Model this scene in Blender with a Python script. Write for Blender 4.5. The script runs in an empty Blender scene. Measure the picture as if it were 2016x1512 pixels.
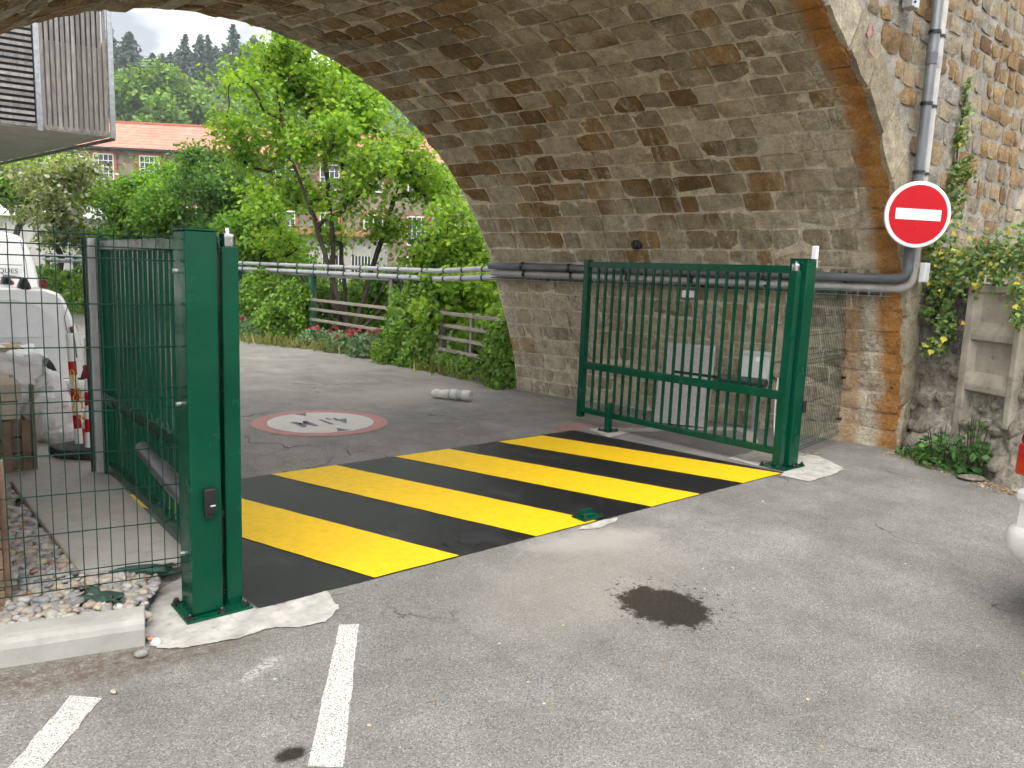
import bpy, bmesh, math, random
import numpy as np
from mathutils import Vector, Matrix, noise

sc = bpy.context.scene
col = sc.collection
PI = math.pi
RAD = math.radians

# ------------------------------------------------------------------ camera
RM = ((0.76769, -0.06354, 0.63766), (-0.63965, -0.13622, 0.7565), (0.03879, -0.98864, -0.14522))
cd = bpy.data.cameras.new('camera')
cam = bpy.data.objects.new('camera', cd)
col.objects.link(cam)
m = Matrix.Identity(4)
for i in range(3):
    m[i][0] = RM[i][0]; m[i][1] = -RM[i][1]; m[i][2] = -RM[i][2]
m[2][3] = 1.65
cam.matrix_world = m
cd.sensor_width = 36.0
cd.lens = 1490.0 / 2016.0 * 36.0
cd.clip_start = 0.05
cd.clip_end = 2000
sc.camera = cam

# ------------------------------------------------------------------ sky, sun, exposure
SUN_EL, SUN_AZ = RAD(60), RAD(222)       # azimuth: the world direction the light comes from, from +X
w = bpy.data.worlds.new('World'); sc.world = w; w.use_nodes = True
nt = w.node_tree; nt.nodes.clear()
o = nt.nodes.new('ShaderNodeOutputWorld'); bg = nt.nodes.new('ShaderNodeBackground')
sky = nt.nodes.new('ShaderNodeTexSky'); sky.sky_type = 'NISHITA'; sky.sun_disc = False
sky.sun_elevation = SUN_EL; sky.sun_rotation = RAD(90) - SUN_AZ
tc = nt.nodes.new('ShaderNodeTexCoord'); mp = nt.nodes.new('ShaderNodeMapping'); mp.inputs['Scale'].default_value = (1, 1, 2.6); mp.inputs['Location'].default_value = (7, 2, 1)
nz = nt.nodes.new('ShaderNodeTexNoise'); nz.inputs['Scale'].default_value = 2.6; nz.inputs['Detail'].default_value = 7; nz.inputs['Roughness'].default_value = 0.55
rp = nt.nodes.new('ShaderNodeValToRGB')
rp.color_ramp.elements[0].position = 0.34; rp.color_ramp.elements[0].color = (1.25, 1.29, 1.36, 1)
rp.color_ramp.elements[1].position = 0.62; rp.color_ramp.elements[1].color = (6.1, 6.1, 6.1, 1)
mx = nt.nodes.new('ShaderNodeMix'); mx.data_type = 'RGBA'; mx.inputs['Factor'].default_value = 0.95
L = nt.links.new
L(tc.outputs['Generated'], mp.inputs['Vector']); L(mp.outputs[0], nz.inputs['Vector']); L(nz.outputs['Fac'], rp.inputs['Fac'])
L(sky.outputs[0], mx.inputs['A']); L(rp.outputs[0], mx.inputs['B']); L(mx.outputs['Result'], bg.inputs['Color'])
bg.inputs['Strength'].default_value = 0.15
L(bg.outputs[0], o.inputs['Surface'])
sd = bpy.data.lights.new('sun', 'SUN'); sd.energy = 1.15; sd.angle = RAD(45); sd.color = (1.0, 0.95, 0.88)
sun = bpy.data.objects.new('sun', sd); col.objects.link(sun)
sdir = Vector((math.cos(SUN_EL) * math.cos(SUN_AZ), math.cos(SUN_EL) * math.sin(SUN_AZ), math.sin(SUN_EL)))
sun.rotation_euler = sdir.to_track_quat('Z', 'Y').to_euler()
sun.location = (0, -5, 20)
sc.view_settings.view_transform = 'Standard'
sc.view_settings.look = 'None'
sc.view_settings.exposure = 1.78
sc.view_settings.gamma = 1.0
sc.cycles.use_denoising = True
sc.cycles.use_adaptive_sampling = True
sc.cycles.adaptive_threshold = 0.035
sc.cycles.adaptive_min_samples = 12
sc.cycles.max_bounces = 8
sc.cycles.diffuse_bounces = 6
sc.cycles.glossy_bounces = 2
sc.cycles.transmission_bounces = 2
sc.cycles.transparent_max_bounces = 16

# ------------------------------------------------------------------ helpers
def tag(ob, label=None, cat=None, group=None, kind=None):
    if label: ob['label'] = label
    if cat: ob['category'] = cat
    if group: ob['group'] = group
    if kind: ob['kind'] = kind
    return ob

def thing(name, label, cat, loc=(0, 0, 0), rz=0.0, group=None, kind=None):
    e = bpy.data.objects.new(name, None); col.objects.link(e)
    e.location = loc; e.rotation_euler = (0, 0, rz); e.empty_display_size = 0.1
    tag(e, label, cat, group, kind)
    return e

def link(ob, parent=None, local=False):
    col.objects.link(ob)
    if parent is not None:
        ob.parent = parent
        if parent.type == 'EMPTY' and not local:
            ob.matrix_parent_inverse = Matrix.Translation(-Vector(parent.location))
    return ob

class MB:
    def __init__(s): s.v = []; s.f = []
    def add(s, vs, fs):
        b = len(s.v); s.v += [tuple(p) for p in vs]; s.f += [tuple(b + i for i in f) for f in fs]; return s
    def hexa(s, p):   # 8 corners: bottom 4 ccw, top 4 ccw
        return s.add(p, [(3, 2, 1, 0), (4, 5, 6, 7), (0, 1, 5, 4), (1, 2, 6, 5), (2, 3, 7, 6), (3, 0, 4, 7)])
    def box(s, lo, hi):
        x0, y0, z0 = lo; x1, y1, z1 = hi
        return s.hexa([(x0, y0, z0), (x1, y0, z0), (x1, y1, z0), (x0, y1, z0), (x0, y0, z1), (x1, y0, z1), (x1, y1, z1), (x0, y1, z1)])
    def bar(s, a, b, wd, ht, up=(0, 0, 1)):   # rectangular bar from a to b
        a = Vector(a); b = Vector(b); d = (b - a).normalized(); u = Vector(up)
        x = d.cross(u)
        if x.length < 1e-4: x = d.cross(Vector((1, 0, 0)))
        x.normalize(); u = x.cross(d).normalized(); x *= wd / 2; u *= ht / 2
        return s.hexa([a - x - u, a + x - u, b + x - u, b - x - u, a - x + u, a + x + u, b + x + u, b - x + u])
    def tube(s, pts, r, n=8, caps=True):
        pts = [Vector(p) for p in pts]; k = len(pts)
        rs = r if isinstance(r, (list, tuple)) else [r] * k
        ref = None; rings = []
        for i, p in enumerate(pts):
            d = (pts[min(i + 1, k - 1)] - pts[max(i - 1, 0)]).normalized()
            if ref is None:
                ref = Vector((0, 0, 1)) if abs(d.z) < 0.9 else Vector((1, 0, 0))
            x = (ref - d * ref.dot(d)).normalized(); ref = x; y = d.cross(x)
            rings.append([p + (x * math.cos(2 * PI * j / n) + y * math.sin(2 * PI * j / n)) * rs[i] for j in range(n)])
        vs = [q for g in rings for q in g]
        fs = [(i * n + j, i * n + (j + 1) % n, (i + 1) * n + (j + 1) % n, (i + 1) * n + j) for i in range(k - 1) for j in range(n)]
        if caps:
            fs += [tuple(range(n - 1, -1, -1)), tuple((k - 1) * n + j for j in range(n))]
        return s.add(vs, fs)
    def prism(s, poly, vec):
        k = len(poly); vec = Vector(vec); P = [Vector(p) for p in poly]
        vs = P + [p + vec for p in P]
        return s.add(vs, [tuple(range(k - 1, -1, -1)), tuple(range(k, 2 * k))] + [(i, (i + 1) % k, k + (i + 1) % k, k + i) for i in range(k)])
    def lathe(s, prof, c, axis=(0, 0, 1), n=20):   # prof: (r, h)
        a = Vector(axis).normalized(); x = a.cross(Vector((0, 0, 1)))
        if x.length < 1e-3: x = Vector((1, 0, 0))
        x.normalize(); y = a.cross(x); c = Vector(c); k = len(prof)
        vs = [c + a * h + (x * math.cos(2 * PI * j / n) + y * math.sin(2 * PI * j / n)) * r for r, h in prof for j in range(n)]
        fs = [(i * n + j, i * n + (j + 1) % n, (i + 1) * n + (j + 1) % n, (i + 1) * n + j) for i in range(k - 1) for j in range(n)]
        fs += [tuple(range(n - 1, -1, -1)), tuple((k - 1) * n + j for j in range(n))]
        return s.add(vs, fs)
    def build(s, name, mat, parent=None, smooth=False, bevel=0, local=False, auto=False):
        me = bpy.data.meshes.new(name); me.from_pydata(s.v, [], s.f)
        bm = bmesh.new(); bm.from_mesh(me); bmesh.ops.recalc_face_normals(bm, faces=bm.faces[:]); bm.to_mesh(me); bm.free()
        if mat: me.materials.append(mat)
        if smooth: me.shade_smooth()
        if auto: me.shade_smooth(); me.set_sharp_from_angle(angle=RAD(35))
        ob = bpy.data.objects.new(name, me); link(ob, parent, local)
        if bevel:
            b = ob.modifiers.new('bevel', 'BEVEL'); b.width = bevel; b.segments = 2; b.limit_method = 'ANGLE'; b.angle_limit = RAD(40)
        return ob

def np_mesh(name, V, tmpl_faces, nv, count, mat, parent=None, rnd=None, local=False, smooth=False):
    """count copies of a template with nv verts; faces given once."""
    me = bpy.data.meshes.new(name)
    nf = len(tmpl_faces); lens = np.array([len(f) for f in tmpl_faces]); flat = np.concatenate([np.array(f) for f in tmpl_faces])
    loops = (flat[None, :] + (np.arange(count) * nv)[:, None]).ravel()
    tot = np.tile(lens, count); start = np.concatenate([[0], np.cumsum(tot)[:-1]])
    me.vertices.add(len(V)); me.vertices.foreach_set('co', np.asarray(V, dtype=np.float32).ravel())
    me.loops.add(len(loops)); me.loops.foreach_set('vertex_index', loops.astype(np.int32))
    me.polygons.add(len(tot)); me.polygons.foreach_set('loop_start', start.astype(np.int32))
    me.update(calc_edges=True)
    if rnd is not None:
        a = me.attributes.new('rnd', 'FLOAT', 'FACE'); a.data.foreach_set('value', np.repeat(rnd, nf).astype(np.float32))
    me.materials.append(mat)
    if smooth: me.shade_smooth()
    ob = bpy.data.objects.new(name, me); link(ob, parent, local)
    return ob

# ------------------------------------------------------------------ material helpers
class NT:
    def __init__(s, name):
        s.m = bpy.data.materials.new(name); s.m.use_nodes = True; s.t = s.m.node_tree; s.t.nodes.clear()
        s.out = s.t.nodes.new('ShaderNodeOutputMaterial')
        s.b = s.t.nodes.new('ShaderNodeBsdfPrincipled'); s.t.links.new(s.b.outputs[0], s.out.inputs['Surface'])
        c = s.t.nodes.new('ShaderNodeTexCoord'); s.obj = c.outputs['Object']
    def n(s, ty): return s.t.nodes.new('ShaderNode' + ty)
    def put(s, sock, v):
        if hasattr(v, 'is_linked') or isinstance(v, bpy.types.NodeSocket): s.t.links.new(v, sock)
        else:
            if isinstance(v, (tuple, list)) and len(v) == 3 and len(sock.default_value) == 4: v = (*v, 1)
            sock.default_value = v
    def scale(s, vec, sc_):
        q = s.n('VectorMath'); q.operation = 'MULTIPLY'; s.put(q.inputs[0], vec); q.inputs[1].default_value = sc_; return q.outputs[0]
    def noise(s, scale, detail=4, rough=0.55, vec=None, dist=0.0):
        q = s.n('TexNoise'); s.put(q.inputs['Vector'], vec if vec is not None else s.obj)
        q.inputs['Scale'].default_value = scale; q.inputs['Detail'].default_value = detail; q.inputs['Roughness'].default_value = rough; q.inputs['Distortion'].default_value = dist
        return q.outputs['Fac']
    def voro(s, scale, feat='F1', vec=None, out='Distance', rand=1.0):
        q = s.n('TexVoronoi'); q.feature = feat; s.put(q.inputs['Vector'], vec if vec is not None else s.obj); q.inputs['Scale'].default_value = scale
        q.inputs['Randomness'].default_value = rand
        return q.outputs[out]
    def ramp(s, fac, stops):
        q = s.n('ValToRGB'); e = q.color_ramp.elements
        while len(e) < len(stops): e.new(0.5)
        for i, (p, c) in enumerate(stops):
            e[i].position = p; e[i].color = (c, c, c, 1) if isinstance(c, (int, float)) else (*c, 1)
        s.put(q.inputs['Fac'], fac); return q.outputs['Color']
    def mix(s, a, b, f, mode='MIX'):
        q = s.n('Mix'); q.data_type = 'RGBA'; q.blend_type = mode
        s.put(q.inputs['Factor'], f); s.put(q.inputs['A'], a); s.put(q.inputs['B'], b); return q.outputs['Result']
    def math(s, op, a, b=0.0, clamp=False):
        q = s.n('Math'); q.operation = op; q.use_clamp = clamp; s.put(q.inputs[0], a); s.put(q.inputs[1], b); return q.outputs[0]
    def smooth(s, v, lo, hi):
        q = s.n('MapRange'); q.interpolation_type = 'SMOOTHSTEP'; s.put(q.inputs['Value'], v)
        q.inputs['From Min'].default_value = lo; q.inputs['From Max'].default_value = hi; return q.outputs['Result']
    def xyz(s):
        q = s.n('SeparateXYZ'); s.put(q.inputs[0], s.obj); return q.outputs
    def rand(s): return s.n('ObjectInfo').outputs['Random']
    def attr(s, nm):
        q = s.n('Attribute'); q.attribute_name = nm; return q.outputs['Fac']
    def bump(s, h, strength=0.5, dist=0.01):
        q = s.n('Bump'); s.put(q.inputs['Height'], h); q.inputs['Strength'].default_value = strength; q.inputs['Distance'].default_value = dist
        s.put(s.b.inputs['Normal'], q.outputs[0])
    def set(s, **k):
        for a, v in k.items(): s.put(s.b.inputs[a.replace('_', ' ')], v)
        return s.m

def simple(name, c, rough=0.6, metal=0.0, var=0.15, vs=6.0, bump=0.0, bs=60.0, spec=0.5, coat=0.0, dirt=0.0):
    t = NT(name)
    n1 = t.noise(vs, 5)
    dk = tuple(x * (1 - var) for x in c); lt = tuple(min(1, x * (1 + var)) for x in c)
    cc = t.ramp(n1, [(0.3, dk), (0.7, lt)])
    if dirt:
        d = t.smooth(t.noise(vs * 2.3, 7, 0.7), 0.5, 0.75)
        cc = t.mix(cc, (0.14, 0.12, 0.09), t.math('MULTIPLY', d, dirt))
    t.set(Base_Color=cc, Metallic=metal, Specular_IOR_Level=spec, Coat_Weight=coat)
    t.set(Roughness=t.ramp(t.noise(vs * 3, 4), [(0.3, max(0.02, rough - 0.08)), (0.7, min(1, rough + 0.08))]))
    if bump: t.bump(t.noise(bs, 4), bump, 0.004)
    return t.m

M = {}
M['green'] = simple('green_powder_coat', (0.001, 0.055, 0.028), 0.22, var=0.14, vs=3.0, spec=0.2, dirt=0.035)
M['green_old'] = simple('weathered_green_paint', (0.05, 0.15, 0.10), 0.5, var=0.3, vs=8, dirt=0.4)
M['wire'] = simple('green_wire_coat', (0.006, 0.042, 0.032), 0.45, spec=0.25)
M['zinc'] = simple('galvanised_steel', (0.42, 0.44, 0.46), 0.4, metal=0.8, var=0.2, vs=14)
M['chrome'] = simple('polished_steel', (0.6, 0.6, 0.62), 0.15, metal=1.0, var=0.05)
M['alu'] = simple('aluminium', (0.60, 0.61, 0.61), 0.4, metal=0.35, var=0.1, vs=20)
M['black'] = simple('black_plastic', (0.012, 0.012, 0.013), 0.35, var=0.3)
M['rubber'] = simple('black_rubber', (0.025, 0.025, 0.027), 0.8, var=0.3, vs=15, bump=0.3)
M['greymotor'] = simple('grey_motor_casing', (0.055, 0.058, 0.065), 0.4)
M['pipe_dark'] = simple('dark_grey_pipe', (0.10, 0.11, 0.12), 0.4, var=0.25, vs=5, dirt=0.3)
M['pipe_light'] = simple('pale_grey_pipe', (0.36, 0.35, 0.33), 0.45, var=0.15, vs=5, dirt=0.35)
M['pipe_fence'] = simple('weathered_grey_pipe', (0.35, 0.355, 0.37), 0.45, var=0.12, vs=4, dirt=0.15)
M['red'] = simple('sign_red', (0.46, 0.001, 0.008), 0.35, var=0.04, spec=0.25)
M['white'] = simple('white_paint', (0.78, 0.79, 0.80), 0.35, var=0.03)
M['carwhite'] = simple('white_car_paint', (0.84, 0.84, 0.845), 0.22, var=0.03, coat=0.5, vs=2)
M['carsilver'] = simple('pale_car_paint', (0.76, 0.76, 0.75), 0.25, var=0.04, coat=0.5, vs=2)
M['vanpanel_shaded'] = simple('van_panel_shade_tone', (0.60, 0.61, 0.625), 0.25, var=0.03, coat=0.4, vs=2)  # darker copy of the van white: shade of the recess put into the colour
M['glass'] = simple('dark_glass', (0.02, 0.022, 0.025), 0.06, var=0.1)
M['redlight'] = simple('red_lamp_lens', (0.45, 0.006, 0.006), 0.12, var=0.15, coat=0.6)
M['darkred'] = simple('dark_red_lens', (0.10, 0.004, 0.006), 0.12, var=0.2, coat=0.6)
M['orange'] = simple('cone_orange', (0.75, 0.06, 0.015), 0.5, var=0.1)
M['yellowchain'] = simple('yellow_plastic', (0.75, 0.45, 0.02), 0.4)
M['wood'] = simple('weathered_wood', (0.20, 0.13, 0.085), 0.8, var=0.4, vs=9, bump=0.3)
M['palewood'] = simple('pale_timber', (0.42, 0.36, 0.29), 0.8, var=0.15, vs=7, bump=0.2)
M['card'] = simple('cardboard', (0.36, 0.25, 0.14), 0.9)
M['greyplastic'] = simple('grey_bundled_profiles', (0.30, 0.33, 0.40), 0.4, var=0.15, vs=12)
M['concrete'] = simple('pale_concrete', (0.40, 0.385, 0.355), 0.9, var=0.12, vs=4, bump=0.3, bs=90, dirt=0.35)
M['newconcrete'] = simple('fresh_concrete', (0.42, 0.405, 0.38), 0.9, var=0.28, vs=9, bump=0.6, bs=90, dirt=0.6)
M['kerb'] = simple('kerb_concrete', (0.34, 0.335, 0.31), 0.9, var=0.14, vs=6, bump=0.35, bs=130, dirt=0.35)
M['cabinet'] = simple('pale_grey_cabinet', (0.50, 0.52, 0.52), 0.45, var=0.04)
M['panel'] = simple('speckled_panel', (0.36, 0.345, 0.33), 0.8, var=0.2, vs=45)
M['soil'] = simple('dark_soil', (0.09, 0.07, 0.05), 0.95, var=0.4, vs=10, bump=0.8, bs=30)
M['bark'] = simple('bark', (0.042, 0.033, 0.024), 0.9, var=0.4, vs=12, bump=0.6, bs=40)
M['barkpale'] = simple('pale_bark', (0.22, 0.18, 0.13), 0.9, var=0.3, vs=8)
M['geotex'] = simple('green_geotextile', (0.035, 0.075, 0.055), 0.8, var=0.3, vs=12)
M['bollard'] = simple('dirty_white_plastic', (0.55, 0.54, 0.49), 0.5, var=0.15, vs=12, dirt=0.5)
M['rail'] = simple('weathered_rail', (0.25, 0.225, 0.18), 0.75, var=0.2, vs=8, dirt=0.4)
M['flower'] = simple('red_valerian', (0.36, 0.03, 0.06), 0.8, var=0.3, vs=30)
M['whiteflower'] = simple('cream_blossom', (0.50, 0.48, 0.36), 0.8, var=0.15, vs=20)

def film_mat():
    t = NT('plastic_film')
    t.set(Base_Color=t.ramp(t.noise(9, 5), [(0.3, (0.72, 0.72, 0.725)), (0.7, (0.88, 0.88, 0.88))]), Roughness=0.3, Alpha=0.9)
    t.bump(t.noise(12, 5, 0.6, dist=2.0), 0.6, 0.02)
    return t.m
M['film'] = film_mat()

def leaf_mat(name, dark, mid, palest, transl=0.45, rough=0.5):
    t = NT(name)
    c = t.ramp(t.attr('rnd'), [(0.0, dark), (0.5, mid), (1.0, palest)])  # tone differs leaf by leaf at random
    c = t.mix(c, t.ramp(t.noise(0.9, 3), [(0.35, 0.85), (0.65, 1.3)]), 1.0, 'MULTIPLY')
    t.set(Base_Color=c, Roughness=rough, Specular_IOR_Level=0.35)
    tr = t.n('BsdfTranslucent'); t.put(tr.inputs['Color'], t.mix(c, (1.7, 1.6, 0.75), 1.0, 'MULTIPLY'))
    ms = t.n('MixShader'); ms.inputs[0].default_value = transl
    t.t.links.new(t.b.outputs[0], ms.inputs[1]); t.t.links.new(tr.outputs[0], ms.inputs[2]); t.t.links.new(ms.outputs[0], t.out.inputs['Surface'])
    return t.m
M['maple'] = leaf_mat('maple_leaf', (0.095, 0.21, 0.02), (0.19, 0.34, 0.03), (0.31, 0.45, 0.06))
M['ash'] = leaf_mat('bright_ash_leaf', (0.075, 0.18, 0.02), (0.14, 0.29, 0.035), (0.22, 0.38, 0.06))
M['darkleaf'] = leaf_mat('dark_leaf', (0.04, 0.11, 0.025), (0.08, 0.18, 0.04), (0.13, 0.25, 0.06))
M['robinia'] = leaf_mat('robinia_leaf', (0.12, 0.18, 0.05), (0.22, 0.30, 0.09), (0.36, 0.42, 0.18))
M['vine'] = leaf_mat('vine_leaf', (0.055, 0.12, 0.014), (0.12, 0.24, 0.025), (0.22, 0.36, 0.05))
M['ivy'] = leaf_mat('ivy_leaf', (0.045, 0.10, 0.022), (0.10, 0.185, 0.038), (0.22, 0.30, 0.075), 0.2, 0.35)
M['ivyyellow'] = leaf_mat('yellowed_ivy_leaf', (0.42, 0.28, 0.02), (0.50, 0.38, 0.04), (0.42, 0.42, 0.06), 0.2)
M['weed'] = leaf_mat('weed_leaf', (0.025, 0.08, 0.02), (0.05, 0.14, 0.03), (0.10, 0.22, 0.05), 0.25)
M['valerian'] = leaf_mat('grey_green_leaf', (0.06, 0.12, 0.05), (0.11, 0.19, 0.09), (0.18, 0.28, 0.14), 0.25)
M['grass'] = leaf_mat('verge_grass', (0.10, 0.13, 0.03), (0.18, 0.20, 0.06), (0.30, 0.28, 0.12), 0.3)
M['hillleaf'] = leaf_mat('hill_tree_leaf', (0.05, 0.12, 0.022), (0.11, 0.23, 0.035), (0.20, 0.33, 0.06), 0.25)
M['conifer'] = leaf_mat('conifer_needle', (0.055, 0.095, 0.075), (0.095, 0.145, 0.115), (0.14, 0.195, 0.16), 0.1)
M['hillbright'] = leaf_mat('hill_bright_leaf', (0.07, 0.15, 0.025), (0.15, 0.28, 0.04), (0.25, 0.38, 0.07), 0.3)
M['hillolive'] = leaf_mat('hill_olive_leaf', (0.07, 0.10, 0.03), (0.13, 0.18, 0.05), (0.20, 0.26, 0.08), 0.25)
M['litter'] = leaf_mat('dry_leaf_litter', (0.16, 0.10, 0.05), (0.32, 0.22, 0.10), (0.60, 0.52, 0.36), 0.05)

def asphalt_mat():
    t = NT('asphalt')
    X, Y, Z = t.xyz()
    patch = t.noise(0.55, 6, 0.6); med = t.noise(2.6, 6, 0.65)
    c = t.ramp(patch, [(0.30, (0.172, 0.167, 0.158)), (0.52, (0.215, 0.208, 0.196)), (0.72, (0.262, 0.251, 0.233))])
    c = t.mix(c, t.ramp(med, [(0.3, 0.80), (0.7, 1.18)]), 1.0, 'MULTIPLY')
    # aggregate speckle
    sp = t.voro(190, out='Color'); q = t.n('SeparateColor'); t.put(q.inputs[0], sp)
    c = t.mix(c, t.ramp(q.outputs[0], [(0.0, 0.55), (0.35, 0.95), (0.8, 1.05), (0.97, 1.55)]), 1.0, 'MULTIPLY')
    c = t.mix(c, t.ramp(t.noise(300, 2, 0.5), [(0.30, 0.80), (0.70, 1.20)]), 1.0, 'MULTIPLY')
    wsp = t.smooth(t.noise(48, 1), 0.74, 0.80)
    c = t.mix(c, (0.52, 0.50, 0.46), t.math('MULTIPLY', wsp, 0.7))
    # pale dust in drifts
    du = t.smooth(t.noise(1.1, 7, 0.68, t.scale(t.obj, (1, 1.7, 1)), 0.6), 0.56, 0.78)
    c = t.mix(c, (0.36, 0.335, 0.29), t.math('MULTIPLY', du, 0.5))
    # asphalt colour lifted past the gate line, offsetting light missing under the arch
    old = t.smooth(Y, 5.2, 6.4)
    c = t.mix(c, t.mix(c, (1.08, 1.06, 1.03), 1.0, 'MULTIPLY'), old)
    trk = t.smooth(t.noise(1.0, 5, 0.6, t.scale(t.obj, (3.2, 0.4, 1))), 0.50, 0.70)
    c = t.mix(c, t.mix(c, (0.80, 0.80, 0.81), 1.0, 'MULTIPLY'), t.math('MULTIPLY', trk, 0.45))
    # fine cracks
    cw = t.n('VectorMath'); cw.operation = 'ADD'; t.put(cw.inputs[0], t.obj)
    nzv = t.n('TexNoise'); nzv.inputs['Scale'].default_value = 1.6; nzv.inputs['Detail'].default_value = 5; t.put(nzv.inputs['Vector'], t.obj)
    sv = t.scale(nzv.outputs['Color'], (0.9, 0.9, 0)); t.put(cw.inputs[1], sv)
    cr = t.voro(0.42, 'DISTANCE_TO_EDGE', cw.outputs[0])
    crm = t.math('MULTIPLY', t.smooth(cr, 0.0045, 0.0015), t.smooth(t.noise(0.8, 3), 0.50, 0.60))
    c = t.mix(c, (0.05, 0.048, 0.045), t.math('MULTIPLY', crm, 0.75))
    def spot(cx, cy, rx, ry, soft, ns, amp, ang=0.0):
        ca, sa = math.cos(ang), math.sin(ang)
        dx = t.math('SUBTRACT', X, cx); dy = t.math('SUBTRACT', Y, cy)
        u = t.math('DIVIDE', t.math('ADD', t.math('MULTIPLY', dx, ca), t.math('MULTIPLY', dy, sa)), rx)
        v = t.math('DIVIDE', t.math('SUBTRACT', t.math('MULTIPLY', dy, ca), t.math('MULTIPLY', dx, sa)), ry)
        d = t.math('SQRT', t.math('ADD', t.math('MULTIPLY', u, u), t.math('MULTIPLY', v, v)))
        d = t.math('ADD', d, t.math('MULTIPLY', t.math('SUBTRACT', t.noise(ns, 6, 0.7), 0.5), amp))
        return t.smooth(d, 1.0 + soft, 1.0 - soft)
    # soil washed up against the kerb, cement spills, red primer dust
    so = spot(0.50, 3.27, 0.70, 0.13, 0.6, 9, 2.0, -0.24)
    c = t.mix(c, (0.115, 0.082, 0.055), t.math('MULTIPLY', t.math('MULTIPLY', so, t.smooth(t.noise(22, 5, 0.7), 0.34, 0.62)), 0.85))
    ce = spot(3.38, 3.16, 0.42, 0.16, 0.6, 6, 1.6, -0.3)
    c = t.mix(c, (0.44, 0.42, 0.39), t.math('MULTIPLY', ce, 0.6))
    ce2 = spot(2.9, 2.75, 0.75, 0.45, 0.6, 3, 1.0, 0.3)
    c = t.mix(c, (0.30, 0.275, 0.24), t.math('MULTIPLY', ce2, 0.45))
    ce3 = spot(1.12, 2.86, 0.12, 0.035, 0.5, 30, 3.2, 0.5)
    c = t.mix(c, (0.5, 0.49, 0.47), t.math('MULTIPLY', t.math('MULTIPLY', ce3, t.smooth(t.noise(60, 4, 0.7), 0.42, 0.58)), 0.75))
    rd = spot(5.8, 5.80, 0.32, 0.12, 0.7, 6, 1.2, 0.1)
    c = t.mix(c, (0.36, 0.13, 0.11), t.math('MULTIPLY', rd, 0.6))
    sand = spot(5.3, 8.6, 0.9, 0.5, 0.7, 3, 1.4, 0.2)
    c = t.mix(c, (0.34, 0.31, 0.26), t.math('MULTIPLY', sand, 0.6))
    # oil stain and drips
    oil = t.math('MULTIPLY', spot(2.985, 2.27, 0.205, 0.245, 0.14, 20, 1.3), t.math('ADD', 0.7, t.math('MULTIPLY', t.smooth(t.noise(95, 3, 0.6), 0.30, 0.44), 0.3)))
    dr = t.math('MULTIPLY', spot(3.05, 2.28, 0.34, 0.36, 0.25, 9, 0.9), t.smooth(t.noise(34, 3), 0.60, 0.66))
    oil2 = spot(0.985, 2.26, 0.05, 0.04, 0.3, 22, 1.0)
    ol = t.math('MAXIMUM', t.math('MAXIMUM', oil, dr), oil2)
    oc = t.mix(t.mix(c, (0.085, 0.07, 0.05), 1.0, 'MULTIPLY'), (0.17, 0.14, 0.10), t.smooth(t.noise(130, 2), 0.66, 0.76))
    c = t.mix(c, oc, t.math('MULTIPLY', ol, 0.95))
    t.set(Base_Color=c, Roughness=t.mix((0.92, 0.92, 0.92), (0.6, 0.6, 0.6), ol), Specular_IOR_Level=0.2)
    t.bump(t.math('ADD', q.outputs[0], t.noise(200, 3)), 0.45, 0.004)
    return t.m
M['asphalt'] = asphalt_mat()

def paint_mat(name, base, worn, wear, rough, grime=(0.1, 0.1, 0.1), track=0.0):
    t = NT(name)
    a = t.noise(3.2, 7, 0.7); f = t.noise(120, 3, 0.6)
    c = t.mix(base, worn, t.math('MULTIPLY', t.smooth(a, 0.48, 0.74), 0.5))
    c = t.mix(c, t.ramp(f, [(0.3, 0.78), (0.7, 1.14)]), 1.0, 'MULTIPLY')
    c = t.mix(c, t.ramp(t.noise(17, 6, 0.7), [(0.32, 0.88), (0.6, 1.04)]), 1.0, 'MULTIPLY')
    trk = t.smooth(t.noise(1.0, 5, 0.6, t.scale(t.obj, (5.5, 0.55, 1))), 0.52, 0.72)
    c = t.mix(c, t.mix(c, grime, 0.32), t.math('MULTIPLY', trk, track))
    sp = t.voro(230, out='Color'); q = t.n('SeparateColor'); t.put(q.inputs[0], sp)
    chip = t.math('MULTIPLY', t.smooth(q.outputs[0], 1 - wear, 1 - wear + 0.02), 1.0)
    c = t.mix(c, grime, chip)
    t.set(Base_Color=c, Roughness=rough, Specular_IOR_Level=0.35)
    t.bump(t.math('ADD', q.outputs[0], t.noise(180, 3)), 0.4, 0.004)
    return t.m
M['yellow'] = paint_mat('yellow_road_paint', (0.86, 0.55, 0.003), (0.78, 0.49, 0.02), 0.010, 0.6, (0.30, 0.21, 0.04), 0.25)
M['blackpaint'] = paint_mat('black_road_paint', (0.0075, 0.008, 0.0095), (0.06, 0.062, 0.07), 0.025, 0.45, (0.06, 0.06, 0.065), 0.15)
M['lineworn'] = paint_mat('worn_white_line', (0.60, 0.585, 0.55), (0.50, 0.48, 0.45), 0.20, 0.8, (0.20, 0.19, 0.18))
M['roundwhite'] = paint_mat('worn_white_disc', (0.58, 0.555, 0.51), (0.48, 0.455, 0.41), 0.10, 0.8, (0.34, 0.32, 0.30))
M['roundred'] = paint_mat('worn_red_ring', (0.48, 0.21, 0.20), (0.42, 0.27, 0.255), 0.22, 0.8, (0.26, 0.21, 0.20))
M['roundgrey'] = paint_mat('worn_dark_letters', (0.19, 0.19, 0.19), (0.25, 0.25, 0.245), 0.12, 0.8)

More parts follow.
